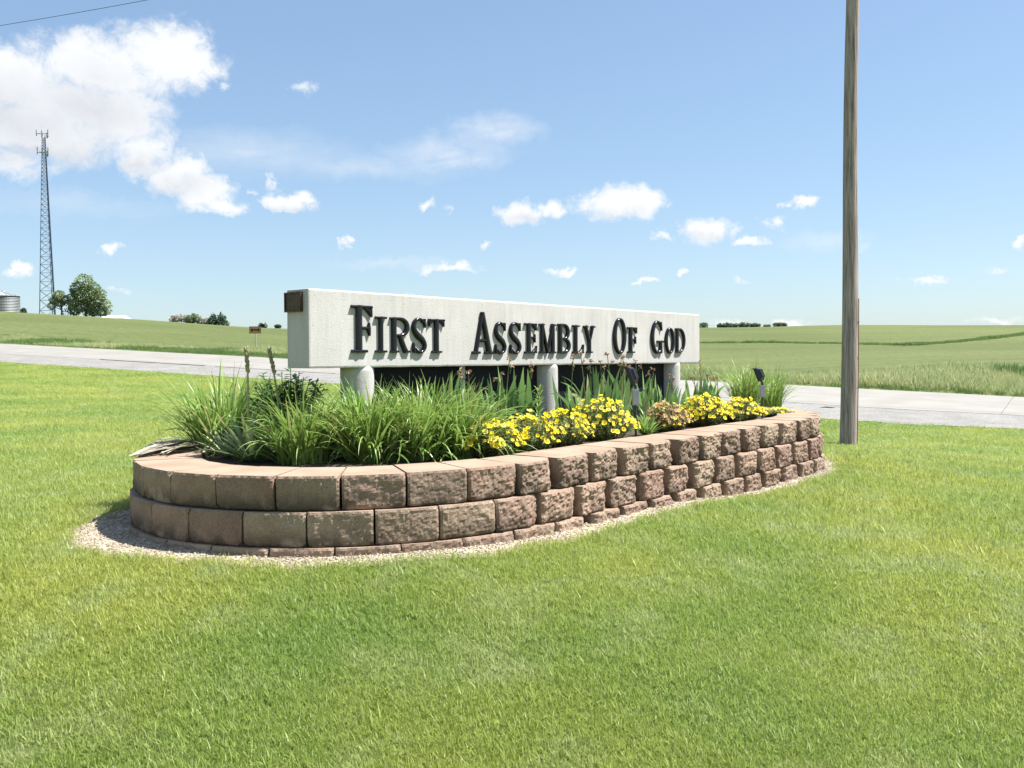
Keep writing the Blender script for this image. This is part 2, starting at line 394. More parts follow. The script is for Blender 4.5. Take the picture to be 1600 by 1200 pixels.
def mk_field():
    m = bpy.data.materials.new('field_crop'); m.use_nodes = True; nt = m.node_tree; b = nt.nodes['Principled BSDF']
    n = lambda t: nt.nodes.new('ShaderNode' + t); L = nt.links.new; geo = n('NewGeometry')
    t = n('TexNoise'); t.inputs['Scale'].default_value = .012; t.inputs['Detail'].default_value = 6; L(geo.outputs['Position'], t.inputs['Vector'])
    r = n('ValToRGB'); e = r.color_ramp.elements; e[0].position = .38; e[0].color = (.088, .110, .036, 1); e[1].position = .62; e[1].color = (.118, .138, .047, 1)
    L(t.outputs['Fac'], r.inputs[0])
    mp = n('Mapping'); mp.inputs['Rotation'].default_value = (0, 0, -math.atan2(RD[1], RD[0])); mp.inputs['Scale'].default_value = (.05, 1.3, 1); L(geo.outputs['Position'], mp.inputs['Vector'])
    t2 = n('TexNoise'); t2.inputs['Scale'].default_value = 1; t2.inputs['Detail'].default_value = 5; L(mp.outputs[0], t2.inputs['Vector'])
    t3 = n('TexNoise'); t3.inputs['Scale'].default_value = 1.6; t3.inputs['Detail'].default_value = 6; L(geo.outputs['Position'], t3.inputs['Vector'])
    ad = n('Math'); ad.operation = 'ADD'; L(t2.outputs['Fac'], ad.inputs[0]); L(t3.outputs['Fac'], ad.inputs[1])
    mv = n('MapRange'); mv.inputs['From Min'].default_value = .75; mv.inputs['From Max'].default_value = 1.25; mv.inputs['To Min'].default_value = .6; mv.inputs['To Max'].default_value = 1.3; L(ad.outputs[0], mv.inputs['Value'])
    hv = n('HueSaturation'); L(r.outputs[0], hv.inputs['Color']); L(mv.outputs[0], hv.inputs['Value']); L(hv.outputs[0], b.inputs['Base Color'])
    b.inputs['Roughness'].default_value = .9; b.inputs['Specular IOR Level'].default_value = .15
    q = n('Bump'); q.inputs['Distance'].default_value = .15; L(t3.outputs['Fac'], q.inputs['Height']); L(q.outputs[0], b.inputs['Normal'])
    return m
M_field = mk_field()

# ------------------------------------------------------------------ ground sheet
def mk_ground():
    rr = np.concatenate([[0.4], np.geomspace(.8, 3000, 230)])
    aa = []
    a = -180.
    while a < 180 - 1e-6:
        aa.append(a); a += .35 if -34 <= a < 34 else 2.0
    aa = np.radians(np.array(aa)); na, nr = len(aa), len(rr)
    X = np.sin(aa)[None] * rr[:, None]; Y = np.cos(aa)[None] * rr[:, None]
    x = X.ravel(); y = Y.ravel(); z = gz(x, y)
    s, q = sq(x, y)
    z = z - .12 * np.clip(np.minimum(q - .25, ROADW - .15 - q) / .3, 0, 1)
    z = z - .05 * inside(x, y, .0)
    # gentle roll of the turf
    V = np.stack([x, y, z], 1).tolist(); V.append([0, 0, gz1(0, 0)])
    F = []; mi = []
    qm = q.reshape(nr, na)
    for i in range(nr - 1):
        for j in range(na):
            k = (j + 1) % na
            F.append((i * na + j, i * na + k, (i + 1) * na + k, (i + 1) * na + j)); mi.append(1 if qm[i, j] > ROADW * .5 else 0)
    for j in range(na): F.append((len(V) - 1, (j + 1) % na, j)); mi.append(0)
    me = mesh('ground', V, F); me.materials.append(M_lawn); me.materials.append(M_field)
    me.polygons.foreach_set('material_index', mi); me.shade_smooth()
    tag(link('ground', me), kind='structure')
mk_ground()

# ------------------------------------------------------------------ road: concrete slabs and gravel shoulder
M_conc = mat('road_concrete', (.22, .207, .186), .85, (.255, .242, .22), .8, .003, 60, coords='World')
M_grav = None
def grav_extra(m, nt, b, n, L, src, cur):
    v = n('TexVoronoi'); v.inputs['Scale'].default_value = 55; L(src, v.inputs['Vector'])
    h = n('HueSaturation'); L(cur, h.inputs['Color'])
    sp = n('SeparateColor'); L(v.outputs['Color'], sp.inputs[0])
    mr = n('MapRange'); mr.inputs['To Min'].default_value = .62; mr.inputs['To Max'].default_value = 1.3; L(sp.outputs[0], mr.inputs['Value']); L(mr.outputs[0], h.inputs['Value'])
    L(h.outputs[0], b.inputs['Base Color'])
    q = n('Bump'); q.inputs['Distance'].default_value = .012; L(v.outputs['Distance'], q.inputs['Height']); q.invert = True; L(q.outputs[0], b.inputs['Normal'])
M_grav = mat('road_gravel', (.205, .196, .18), .9, (.26, .25, .235), 1.5, coords='World', extra=grav_extra)
M_bedgrav = mat('bed_gravel', (.30, .25, .18), .9, (.42, .355, .265), 6, coords='World', extra=grav_extra)

def strip_sheet(name, q0, q1, s0, s1, dz, m, ds=1.0, nq=4, wob=0, parent=None, kind=None):
    V = []; F = []; ns = max(1, int(round((s1 - s0) / ds)))
    for i in range(ns + 1):
        s = s0 + (s1 - s0) * i / ns
        for j in range(nq + 1):
            q = q0 + (q1 - q0) * j / nq
            if wob and j == 0: q += wob * (noise.noise(Vector((s * .7, 3, 0))) + .6 * noise.noise(Vector((s * 2.9, 7, 0))))
            x, y = road_pt(s, q); V.append([x, y, 0])
    V = np.array(V); V[:, 2] = gz(V[:, 0], V[:, 1]) + dz
    for i in range(ns):
        for j in range(nq):
            a = i * (nq + 1) + j; F.append((a, a + 1, a + nq + 2, a + nq + 1))
    return V, F
M_gapd = mat('dark_gap', (.05, .045, .04), .95)
def mk_road():
    V, F = strip_sheet('b', 2.9, ROADW, -60, 150, .0, None, 1.0, 6)
    road = link('road', mesh('road', V, F), mat('joint_filler', (.14, .13, .12), .95)); tag(road, kind='structure')
    L6 = 6.0
    for k in range(-8, 22):
        s0 = k * L6 + .6
        for (qa, qb) in ((3.3, 3.75), (3.77, 6.3), (6.315, ROADW)):
            if qa < 3.5 and (k % 1): continue
            V, F = strip_sheet('s', qa, qb, s0 + .008, s0 + L6 - .008, .035, None, 1.0, 2 if qb - qa > 1 else 1)
            n0 = len(V); nq = 2 if qb - qa > 1 else 1; ns = 6
            rim = [i * (nq + 1) for i in range(ns + 1)] + [ns * (nq + 1) + j for j in range(1, nq + 1)] + [i * (nq + 1) + nq for i in range(ns - 1, -1, -1)] + [j for j in range(nq - 1, 0, -1)]
            V = V.tolist(); F = list(F)
            low = {}
            for r_ in rim: low[r_] = len(V); V.append([V[r_][0], V[r_][1], V[r_][2] - .05])
            for a, b in zip(rim, rim[1:] + rim[:1]): F.append((a, b, low[b], low[a]))
            c = V[0]
            me = mesh('concrete_slab', V, F); link('concrete_slab' if qb - qa > 1 else 'edge_slab', me, M_conc, road)
    for (sa, sb, wd) in ((22.5, 29, .05), (29.6, 36.5, .11), (10, 19, .03)):
        V, F = strip_sheet('c', 3.24, 3.24 + wd, sa, sb, .048, None, .4, 1, wob=.06)
        link('edge_gap', mesh('edge_gap', V, F), M_gapd, road)
    V, F = strip_sheet('g', -.05, 3.29, -60, 150, .03, None, .35, 8, wob=.28)
    tag(link('gravel_shoulder', mesh('gravel_shoulder', V, F), M_grav), kind='structure')
mk_road()

# ------------------------------------------------------------------ gravel border round the planter
GB = []   # outline in plan of the gravel: offset of the rim varying round the planter
def gravel_off(a_u, a_n, i=0):
    # a_u: u of the point, a_n: n side (+1 towards the camera side)
    base = .21
    if a_u < 3.6: base += .26 * max(0, min(1, (3.6 - a_u) / .8)) * max(0, min(1, (-4.3 - a_n) / .8)) * max(0, 1 - abs(a_n + 5.4) / 1.4)
    if a_u > 9.1: base += .26 * max(0, min(1, (a_u - 9.1) / .6)) * max(0, 1 - abs(a_n + 4.2) / 1.3)
    return base + .035 * noise.noise(Vector((a_u * 3, a_n * 3, 0))) + .02 * noise.noise(Vector((a_u * 9, a_n * 9, 5)))
def mk_gravel():
    inner = stadium(-.3); outer = []
    rim = stadium(0)
    n_ = len(rim)
    for i, (x, y) in enumerate(rim):
        xa, ya = rim[(i - 1) % n_]; xb, yb = rim[(i + 1) % n_]
        if i in (180,): xb, yb = rim[(i + 2) % n_]
        tx, ty = xb - xa, yb - ya; l = math.hypot(tx, ty); nx, ny = ty / l, -tx / l
        u = x * U2[0] + y * U2[1]; v = x * N2[0] + y * N2[1]
        cx, cy = un((PU0 + PU1) / 2 if PU0 < u < PU1 else (PU0 if u <= PU0 else PU1), PN)
        if (x - cx) * nx + (y - cy) * ny < 0: nx, ny = -nx, -ny
        o = gravel_off(u, v); outer.append((x + nx * o, y + ny * o))
    # densify the straight runs
    def dens(P):
        out = []
        for i in range(len(P)):
            a = P[i]; b = P[(i + 1) % len(P)]; d = math.dist(a, b); k = max(1, int(d / .06)) if d > .12 else 1
            for j in range(k): out.append((a[0] + (b[0] - a[0]) * j / k, a[1] + (b[1] - a[1]) * j / k))
        return out
    # same count on both rings
    V = []; F = []; n2 = 0; ring = []
    for i in range(n_):
        a0, a1 = inner[i], inner[(i + 1) % n_]; b0, b1 = outer[i], outer[(i + 1) % n_]
        d = math.dist(b0, b1); k = max(1, int(d / .06)) if d > .12 else 1
        for j in range(k):
            t = j / k; ring.append(((a0[0] + (a1[0] - a0[0]) * t, a0[1] + (a1[1] - a0[1]) * t), (b0[0] + (b1[0] - b0[0]) * t, b0[1] + (b1[1] - b0[1]) * t)))
    m_ = len(ring); K_ = 8
    for (ia, ob) in ring:
        w = .05 * noise.noise(Vector((ob[0] * 5, ob[1] * 5, 2)))
        d = math.dist(ia, ob); ob = (ia[0] + (ob[0] - ia[0]) * (d + w) / d, ia[1] + (ob[1] - ia[1]) * (d + w) / d)
        for k in range(K_ + 1):
            t = k / K_; V.append([ia[0] + (ob[0] - ia[0]) * t, ia[1] + (ob[1] - ia[1]) * t, 0])
        GB.append(ob)
    V = np.array(V); V[:, 2] = gz(V[:, 0], V[:, 1]) + .014
    for i in range(m_):
        for k in range(K_):
            a = i * (K_ + 1) + k; b = ((i + 1) % m_) * (K_ + 1) + k; F.append((a, a + 1, b + 1, b))
    tag(link('gravel_bed', mesh('gravel_bed', V, F), M_bedgrav, smooth=True), kind='structure')
    return ring
GRING = mk_gravel()
GBa = np.array(GB)
def in_poly(x, y, P):
    ins = np.zeros(len(x), bool); n_ = len(P); j = n_ - 1
    for i in range(n_):
        xi, yi = P[i]; xj, yj = P[j]
        c = ((yi > y) != (yj > y)) & (x < (xj - xi) * (y - yi) / (yj - yi + 1e-12) + xi)
        ins ^= c; j = i
    return ins

# ------------------------------------------------------------------ instanced stuff (grass, pebbles)
def scatter(name, protos, P, rot, scl, idx, mats, kind='stuff'):
    hid = bpy.data.collections.new(name + '_kit')
    for k, me in enumerate(protos):
        o = bpy.data.objects.new('%s_piece_%02d' % (name, k), me); hid.objects.link(o)
    me = bpy.data.meshes.new(name); me.from_pydata(P.tolist(), [], [])
    me.attributes.new('rot', 'FLOAT_VECTOR', 'POINT').data.foreach_set('vector', rot.astype('f').ravel())
    me.attributes.new('scl', 'FLOAT_VECTOR', 'POINT').data.foreach_set('vector', scl.astype('f').ravel())
    me.attributes.new('idx', 'INT', 'POINT').data.foreach_set('value', idx.astype('i'))
    o = link(name, me); tag(o, kind=kind)
    g = bpy.data.node_groups.new(name + '_nodes', 'GeometryNodeTree')
    g.interface.new_socket('Geometry', in_out='INPUT', socket_type='NodeSocketGeometry'); g.interface.new_socket('Geometry', in_out='OUTPUT', socket_type='NodeSocketGeometry')
    n = g.nodes.new; L = g.links.new
    gi = n('NodeGroupInput'); go = n('NodeGroupOutput'); ip = n('GeometryNodeInstanceOnPoints'); ci = n('GeometryNodeCollectionInfo')
    ci.inputs['Collection'].default_value = hid; ci.inputs['Separate Children'].default_value = True; ci.inputs['Reset Children'].default_value = True
    def na(nm, t):
        q = n('GeometryNodeInputNamedAttribute'); q.data_type = t; q.inputs['Name'].default_value = nm; return q
    a = na('rot', 'FLOAT_VECTOR'); b = na('scl', 'FLOAT_VECTOR'); c = na('idx', 'INT')
    L(gi.outputs[0], ip.inputs['Points']); L(ci.outputs[0], ip.inputs['Instance']); ip.inputs['Pick Instance'].default_value = True
    L(c.outputs[0], ip.inputs['Instance Index']); L(a.outputs[0], ip.inputs['Rotation']); L(b.outputs[0], ip.inputs['Scale'])
    L(ip.outputs[0], go.inputs[0])
    md = o.modifiers.new('scatter', 'NODES'); md.node_group = g
    return o

def grass_tuft(n, rad, h, w, m, seed, lean=.85, droop=.9, segs=3):
    random.seed(seed); lv = Leaves()
    for i in range(n):
        a = ru(0, 6.28); r = rad * math.sqrt(rnd()); az = ru(0, 6.28)
        lv.blade((r * math.cos(a), r * math.sin(a), -.004), az, abs(random.gauss(0, lean)), h * ru(.55, 1.15), w * ru(.7, 1.2), ru(0, droop), rnd(), segs)
    me = lv.me('tuft', True); me.materials.append(m); return me

def mk_grass():
    protos = [grass_tuft(22, .052, .046, .0034, M_blade, 100 + k) for k in range(8)] + [grass_tuft(14, .05, .08, .0045, M_blade, 200 + k, .6, 1.3, 4) for k in range(2)]
    n = 260000
    # radial distribution ~ 1/R density
    R = 2.3 * (48 / 2.3) ** rng.random(n) ; 
    a = np.radians(rng.uniform(-34, 34, n))
    x = R * np.sin(a); y = R * np.cos(a)
    # p(R)dR ~ dR/R gives density ~ 1/R^2 ; top up the middle distance
    n2 = 150000; R2 = rng.uniform(5, 48, n2); a2 = np.radians(rng.uniform(-34, 34, n2))
    x = np.r_[x, R2 * np.sin(a2)]; y = np.r_[y, R2 * np.cos(a2)]
    n4 = 70000; R4 = 1.5 * (40 / 1.5) ** rng.random(n4); a4 = np.radians(rng.uniform(33, 56, n4)) * rng.choice([-1, 1], n4); x = np.r_[x, R4 * np.sin(a4)]; y = np.r_[y, R4 * np.cos(a4)]
    # outside the frame, sparser
    n3 = 16000; R3 = rng.uniform(1.0, 8, n3); a3 = np.radians(rng.uniform(0, 360, n3)); x = np.r_[x, R3 * np.sin(a3)]; y = np.r_[y, R3 * np.cos(a3)]
    s, q = sq(x, y)
    keep = (q < -.1 + .2 * rng.random(len(x))) & ~in_poly(x, y, [(p[0], p[1]) for p in GB[::3]])
    x = x[keep]; y = y[keep]
    R = np.hypot(x, y)
    z = gz(x, y)
    sc = .8 + .5 * rng.random(len(x)) + .25 * np.clip(np.sin(x * .9 + 2) * np.sin(y * .8), 0, 1)
    wide = sc * np.clip(.8 + R / 15, 1, 3.0)
    scl = np.stack([wide, wide, sc * np.interp(R, [2, 5, 10, 40], [.72, .8, 1.05, 1.15])], 1)
    rot = np.stack([rng.normal(0, .12, len(x)), rng.normal(0, .12, len(x)), rng.uniform(0, 6.28, len(x))], 1)
    idx = rng.integers(0, 8, len(x)); idx[rng.random(len(x)) < .011] = 8 + rng.integers(0, 2)
    scatter('lawn_grass', protos, np.stack([x, y, z], 1), rot, scl, idx, None)
    # longer fringe where the mower cannot reach, along the gravel
    P = np.array(GB); k = rng.integers(0, len(P), 2600); px = P[k, 0] + rng.normal(0, .035, 2600); py = P[k, 1] + rng.normal(0, .035, 2600)
    s1 = (.7 + .5 * rng.random(2600)) * (1 + 1.0 * np.clip((px * U2[0] + py * U2[1] - 9.0) / .8, 0, 1))
    scatter('border_grass', protos[:8], np.stack([px, py, gz(px, py) + .006], 1), np.stack([rng.normal(0, .25, 2600), rng.normal(0, .25, 2600), rng.uniform(0, 6.28, 2600)], 1), np.stack([s1, s1, s1 * .95], 1), rng.integers(0, 8, 2600), None)
mk_grass()

def pebble(seed, m):
    bm = bmesh.new(); bmesh.ops.create_icosphere(bm, subdivisions=1, radius=1); random.seed(seed)
    for v in bm.verts: v.co = Vector((v.co.x * ru(.8, 1.2), v.co.y * ru(.7, 1), v.co.z * ru(.5, .75)))
    me = bpy.data.meshes.new('pebble'); bm.to_mesh(me); bm.free(); me.materials.append(m); return me
def mk_pebbles():
    ms = [mat('pebble_pale', (.36, .305, .22), .8), mat('pebble_tan', (.29, .225, .155), .8), mat('pebble_grey', (.23, .20, .17), .8), mat('pebble_white', (.44, .40, .325), .7)]
    pr = [pebble(i, ms[i % 4]) for i in range(8)]
    n = 15000; k = rng.integers(0, len(GRING), n); t = 1 - rng.random(n) ** 1 * .75
    A_ = np.array([g[0] for g in GRING]); B_ = np.array([g[1] for g in GRING])
    x = A_[k, 0] + (B_[k, 0] - A_[k, 0]) * t + rng.normal(0, .02, n); y = A_[k, 1] + (B_[k, 1] - A_[k, 1]) * t + rng.normal(0, .02, n)
    keep = ~inside(x, y, -.02); x = x[keep]; y = y[keep]; n = len(x)
    s = rng.uniform(.0035, .010, n); 
    scatter('border_pebbles', pr, np.stack([x, y, gz(x, y) + .016], 1), rng.uniform(0, 6.28, (n, 3)) * np.array([.1, .1, 1]), np.stack([s, s, s], 1), rng.integers(0, 8, n), None)
mk_pebbles()

# ------------------------------------------------------------------ retaining wall of split blocks
SOIL = EYE - .70
TOPZ = EYE - .66
BH, BW, BD = .193, .365, .40
def block_extra(m, nt, b, n, L, src, cur):
    oi = n('ObjectInfo'); geo = n('NewGeometry')
    # every block its own tint
    hv = n('HueSaturation'); L(cur, hv.inputs['Color'])
    mr = n('MapRange'); mr.inputs['To Min'].default_value = .82; mr.inputs['To Max'].default_value = 1.12; L(oi.outputs['Random'], mr.inputs['Value']); L(mr.outputs[0], hv.inputs['Value'])
    mh = n('MapRange'); mh.inputs['To Min'].default_value = .492; mh.inputs['To Max'].default_value = .508; L(oi.outputs['Random'], mh.inputs['Value']); L(mh.outputs[0], hv.inputs['Hue'])
    # fine aggregate speckle
    sp = n('TexNoise'); sp.inputs['Scale'].default_value = 130; sp.inputs['Detail'].default_value = 3; L(geo.outputs['Position'], sp.inputs['Vector'])
    s2 = n('MapRange'); s2.inputs['From Min'].default_value = .35; s2.inputs['From Max'].default_value = .65; s2.inputs['To Min'].default_value = .8; s2.inputs['To Max'].default_value = 1.16; L(sp.outputs['Fac'], s2.inputs['Value'])
    h2 = n('HueSaturation'); L(hv.outputs[0], h2.inputs['Color']); L(s2.outputs[0], h2.inputs['Value'])
    # dark damp stains along the foot of the blocks (algae), patchy
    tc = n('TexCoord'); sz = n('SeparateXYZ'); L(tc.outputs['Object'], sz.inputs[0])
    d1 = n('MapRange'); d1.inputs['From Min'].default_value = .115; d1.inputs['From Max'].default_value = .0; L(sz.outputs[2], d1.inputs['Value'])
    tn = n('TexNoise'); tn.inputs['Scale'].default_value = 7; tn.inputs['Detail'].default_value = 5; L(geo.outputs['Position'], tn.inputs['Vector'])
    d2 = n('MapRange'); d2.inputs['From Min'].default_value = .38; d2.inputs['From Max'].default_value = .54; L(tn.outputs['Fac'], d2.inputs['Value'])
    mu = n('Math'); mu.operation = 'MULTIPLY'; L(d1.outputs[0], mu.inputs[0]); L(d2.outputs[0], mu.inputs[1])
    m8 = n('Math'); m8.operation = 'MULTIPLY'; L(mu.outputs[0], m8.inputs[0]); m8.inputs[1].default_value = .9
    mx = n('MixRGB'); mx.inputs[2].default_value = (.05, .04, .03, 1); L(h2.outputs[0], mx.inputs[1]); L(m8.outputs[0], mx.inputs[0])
    L(mx.outputs[0], b.inputs['Base Color'])
M_block = mat('split_block', (.245, .175, .13), .92, (.32, .235, .18), 5, .006, 60, .15, coords='World', extra=block_extra)
M_block2 = mat('split_block_rosy', (.26, .173, .132), .92, (.325, .228, .176), 5, .006, 60, .15, coords='World', extra=block_extra)

M_btop = mat('moulded_block_top_sunlit', (.27, .195, .142), .92, (.34, .252, .188), 4, .002, 120, .15, coords='World')  # smooth block tops, full sun put into the colour as a paler tan
def block_mesh(w, wb, d, h, rough, facet, seed, ear=1.0):
    """block with a split front: local x along the wall, +y outwards, z up"""
    nx, nz = 28, 15; V = []; F = []
    o = Vector((seed * 3.7, seed * 1.3, 0)); wl = ru(.16, .32) * w; dl = wl * ru(.85, 1.15) * facet; wr_ = ru(.04, .10) * w; dr = ru(.005, .02) * facet
    for j in range(nz + 1):
        z = h * j / nz
        for i in range(nx + 1):
            x = -w / 2 + w * i / nx; t = i / nx
            e = 0.0
            skew = wl * (1 + .35 * noise.noise(Vector((z * 9, seed, 0))))
            if x + w / 2 < skew: e -= dl * (1 - (x + w / 2) / skew)
            if w / 2 - x < wr_: e -= dr * (1 - (w / 2 - x) / wr_)
            p = Vector((x, z, 0)) + o
            e += rough * (.013 * noise.noise(p * 8) + .009 * noise.noise(p * 21) + .010 * noise.noise(p * 48) + .006 * noise.noise(p * 95))
            ed = min(i, nx - i, j * 1.0, (nz - j))
            if min(i, nx - i) + min(j, nz - j) <= 1 and rough < .9: e -= .012
            if ed == 0: e -= .004 + .006 * rough * abs(noise.noise(p * 30)) + (.004 if rough > .5 else 0)
            xx = x * (1 - .004); zz = z
            if j == nz: zz = h
            V.append((xx, e, zz))
    n0 = len(V)
    for j in range(nz):
        for i in range(nx):
            a = j * (nx + 1) + i; F.append((a, a + nx + 1, a + nx + 2, a + 1)[::-1])
    # back corners + top/bottom/side faces
    bl, br, tl, tr = n0, n0 + 1, n0 + 2, n0 + 3
    V += [(-wb / 2, -d, 0), (wb / 2, -d, 0), (-wb / 2, -d, h), (wb / 2, -d, h)]
    top = [nz * (nx + 1) + i for i in range(nx + 1)]; bot = list(range(nx + 1)); lf = [j * (nx + 1) for j in range(nz + 1)]; rg = [j * (nx + 1) + nx for j in range(nz + 1)]
    F.append(tuple(top + [tr, tl])); F.append(tuple(bot[::-1] + [bl, br]))
    F.append(tuple(lf + [tl, bl])); F.append(tuple(rg[::-1] + [br, tr]))
    F.append((bl, tl, tr, br))
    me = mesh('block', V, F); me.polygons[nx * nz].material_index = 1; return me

def rim_path(off):
    P = stadium(off); out = []
    for i in range(len(P)):
        a = P[i]; b = P[(i + 1) % len(P)]; d = math.dist(a, b); k = max(1, int(d / .02))
        for j in range(k): out.append((a[0] + (b[0] - a[0]) * j / k, a[1] + (b[1] - a[1]) * j / k))
    P = np.array(out); Q = np.vstack([P, P[:1]]); L_ = np.r_[0, np.cumsum(np.hypot(*np.diff(Q, axis=0).T))]
    return Q, L_
def rim_at(Q, L_, s):
    s = s % L_[-1]; return np.array([np.interp(s, L_, Q[:, 0]), np.interp(s, L_, Q[:, 1])])
def mk_wall():
    x0, y0 = un((PU0 + PU1) / 2, PN)
    root = empty('block_retaining_wall', (x0, y0, TOPZ - 3 * BH))
    tag(root, 'low oval planter wall of brown split-face concrete blocks in three courses around the flower bed', 'retaining wall')
    random.seed(11)
    for c in range(3):                 # 0 = top course
        off = (0, .028, .05)[c]
        Q, L_ = rim_path(off)
        # the path must run the same way round: from the far end over the front to the near end
        target = atz(530, 740, -.66)[:2]
        sj = L_[np.argmin(((Q - target) ** 2).sum(1))]
        nb = int(round(L_[-1] / BW)); w = L_[-1] / nb
        ph = sj + (w / 2 if c == 1 else 0) + (.03 if c == 2 else 0)
        orient = None
        for k in range(nb):
            jt = .0 if c else .0
            gap = .009 + .006 * random.random()
            if c == 0 and k in (0, nb - 1): gap = .016
            a = rim_at(Q, L_, ph + k * w + gap / 2); b = rim_at(Q, L_, ph + (k + 1) * w - gap / 2)
            mid = (a + b) / 2; t = b - a; wl_ = float(np.hypot(*t)); t /= wl_
            nrm = np.array([t[1], -t[0]])
            u = mid @ U2; v = mid @ N2
            cu = min(max(u, PU0), PU1); cc = np.array(un(cu, PN))
            if (mid - cc) @ nrm < 0: nrm = -nrm; flip = True
            else: flip = False
            # right-handed: local x so that x cross y = z  with y = nrm
            xa = np.array([nrm[1], -nrm[0]])
            cap_ = 1 if (u < PU0 or u > PU1) else 0
            wb = wl_ * ((1 - BD / (PR + .1)) if cap_ else .985)
            near = max(0, min(1, (u - 3.75) / .75))
            if v < PN: near = max(near, .7) if u > 4.5 else near
            rough = .42 + .80 * near; facet = near
            if v < PN - .3: facet *= .6
            me = block_mesh(wl_, wb, BD, BH - .005, rough, facet, c * 100 + k)
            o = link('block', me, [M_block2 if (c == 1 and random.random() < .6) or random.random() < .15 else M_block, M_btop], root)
            z = TOPZ - (c + 1) * BH + ru(-.0015, .0015) + (.002 if c == 0 else 0)
            jo = ru(-.007, .007) * (1 if near > .3 else .4)
            tw = random.gauss(0, .012)
            X = Vector((xa[0], xa[1], 0)); Y = Vector((nrm[0], nrm[1], 0))
            mt = Matrix(((X.x, Y.x, 0, mid[0] + Y.x * jo - x0), (X.y, Y.y, 0, mid[1] + Y.y * jo - y0), (0, 0, 1, z - root.location.z), (0, 0, 0, 1)))
            o.matrix_local = mt @ Matrix.Rotation(tw, 4, 'Z')
    # soil
    P = stadium(-BD + .02)
    V = [(x, y, SOIL) for x, y in P]; cu = [un(PU0 + (PU1 - PU0) * i / 8, PN) for i in range(9)]
    bm = bmesh.new(); vs = [bm.verts.new(v) for v in V]; bm.faces.new(vs); bmesh.ops.triangulate(bm, faces=bm.faces[:])
    bmesh.ops.subdivide_edges(bm, edges=bm.edges[:], cuts=6, use_grid_fill=True)
    for v in bm.verts: v.co.z += .015 * noise.noise(v.co * 3) + .01 * noise.noise(v.co * 9)
    me = bpy.data.meshes.new('soil'); bm.to_mesh(me); bm.free()
    tag(link('soil', me, mat('mulch_soil', (.045, .032, .022), .95, (.11, .08, .055), 14, .02, 45, coords='World'), smooth=True), kind='structure')
mk_wall()

# ------------------------------------------------------------------ the sign
def conc_extra(m, nt, b, n, L, src, cur):
    # vertical weather streaks and small blotches
    mp = n('Mapping'); mp.inputs['Scale'].default_value = (9, 9, .8); L(src, mp.inputs['Vector'])
    t = n('TexNoise'); t.inputs['Scale'].default_value = 2.5; t.inputs['Detail'].default_value = 6; t.inputs['Roughness'].default_value = .65; L(mp.outputs[0], t.inputs['Vector'])
    r = n('MapRange'); r.inputs['From Min'].default_value = .35; r.inputs['From Max'].default_value = .7; r.inputs['To Min'].default_value = 1.03; r.inputs['To Max'].default_value = .89; L(t.outputs['Fac'], r.inputs['Value'])
    t2 = n('TexNoise'); t2.inputs['Scale'].default_value = 45; t2.inputs['Detail'].default_value = 3; L(src, t2.inputs['Vector'])
    r2 = n('MapRange'); r2.inputs['From Min'].default_value = .64; r2.inputs['From Max'].default_value = .72; r2.inputs['To Min'].default_value = 1; r2.inputs['To Max'].default_value = .72; L(t2.outputs['Fac'], r2.inputs['Value'])
    mu = n('Math'); mu.operation = 'MULTIPLY'; L(r.outputs[0], mu.inputs[0]); L(r2.outputs[0], mu.inputs[1])
    hv = n('HueSaturation'); L(cur, hv.inputs['Color']); L(mu.outputs[0], hv.inputs['Value']); L(hv.outputs[0], b.inputs['Base Color'])
M_slab = mat('weathered_white_concrete', (.43, .415, .40), .85, (.475, .462, .448), 3.0, .002, 70, .2, extra=conc_extra)
M_letter = mat('black_letter_plastic', (.006, .006, .010), .2, spec=.4)
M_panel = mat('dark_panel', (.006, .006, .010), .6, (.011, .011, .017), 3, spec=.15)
M_post = mat('white_post', (.5, .5, .49), .6)
FN = PN + .12                         # front face of the slab
SU0, SU1 = 3.745, 8.895
ST = .235
sx, sy = un(SU0, FN); 
SIGN = empty('monument_sign', (*un((SU0 + SU1) / 2, FN - ST / 2), SOIL))
tag(SIGN, 'long white concrete sign on round columns with raised black letters First Assembly Of God', 'sign')
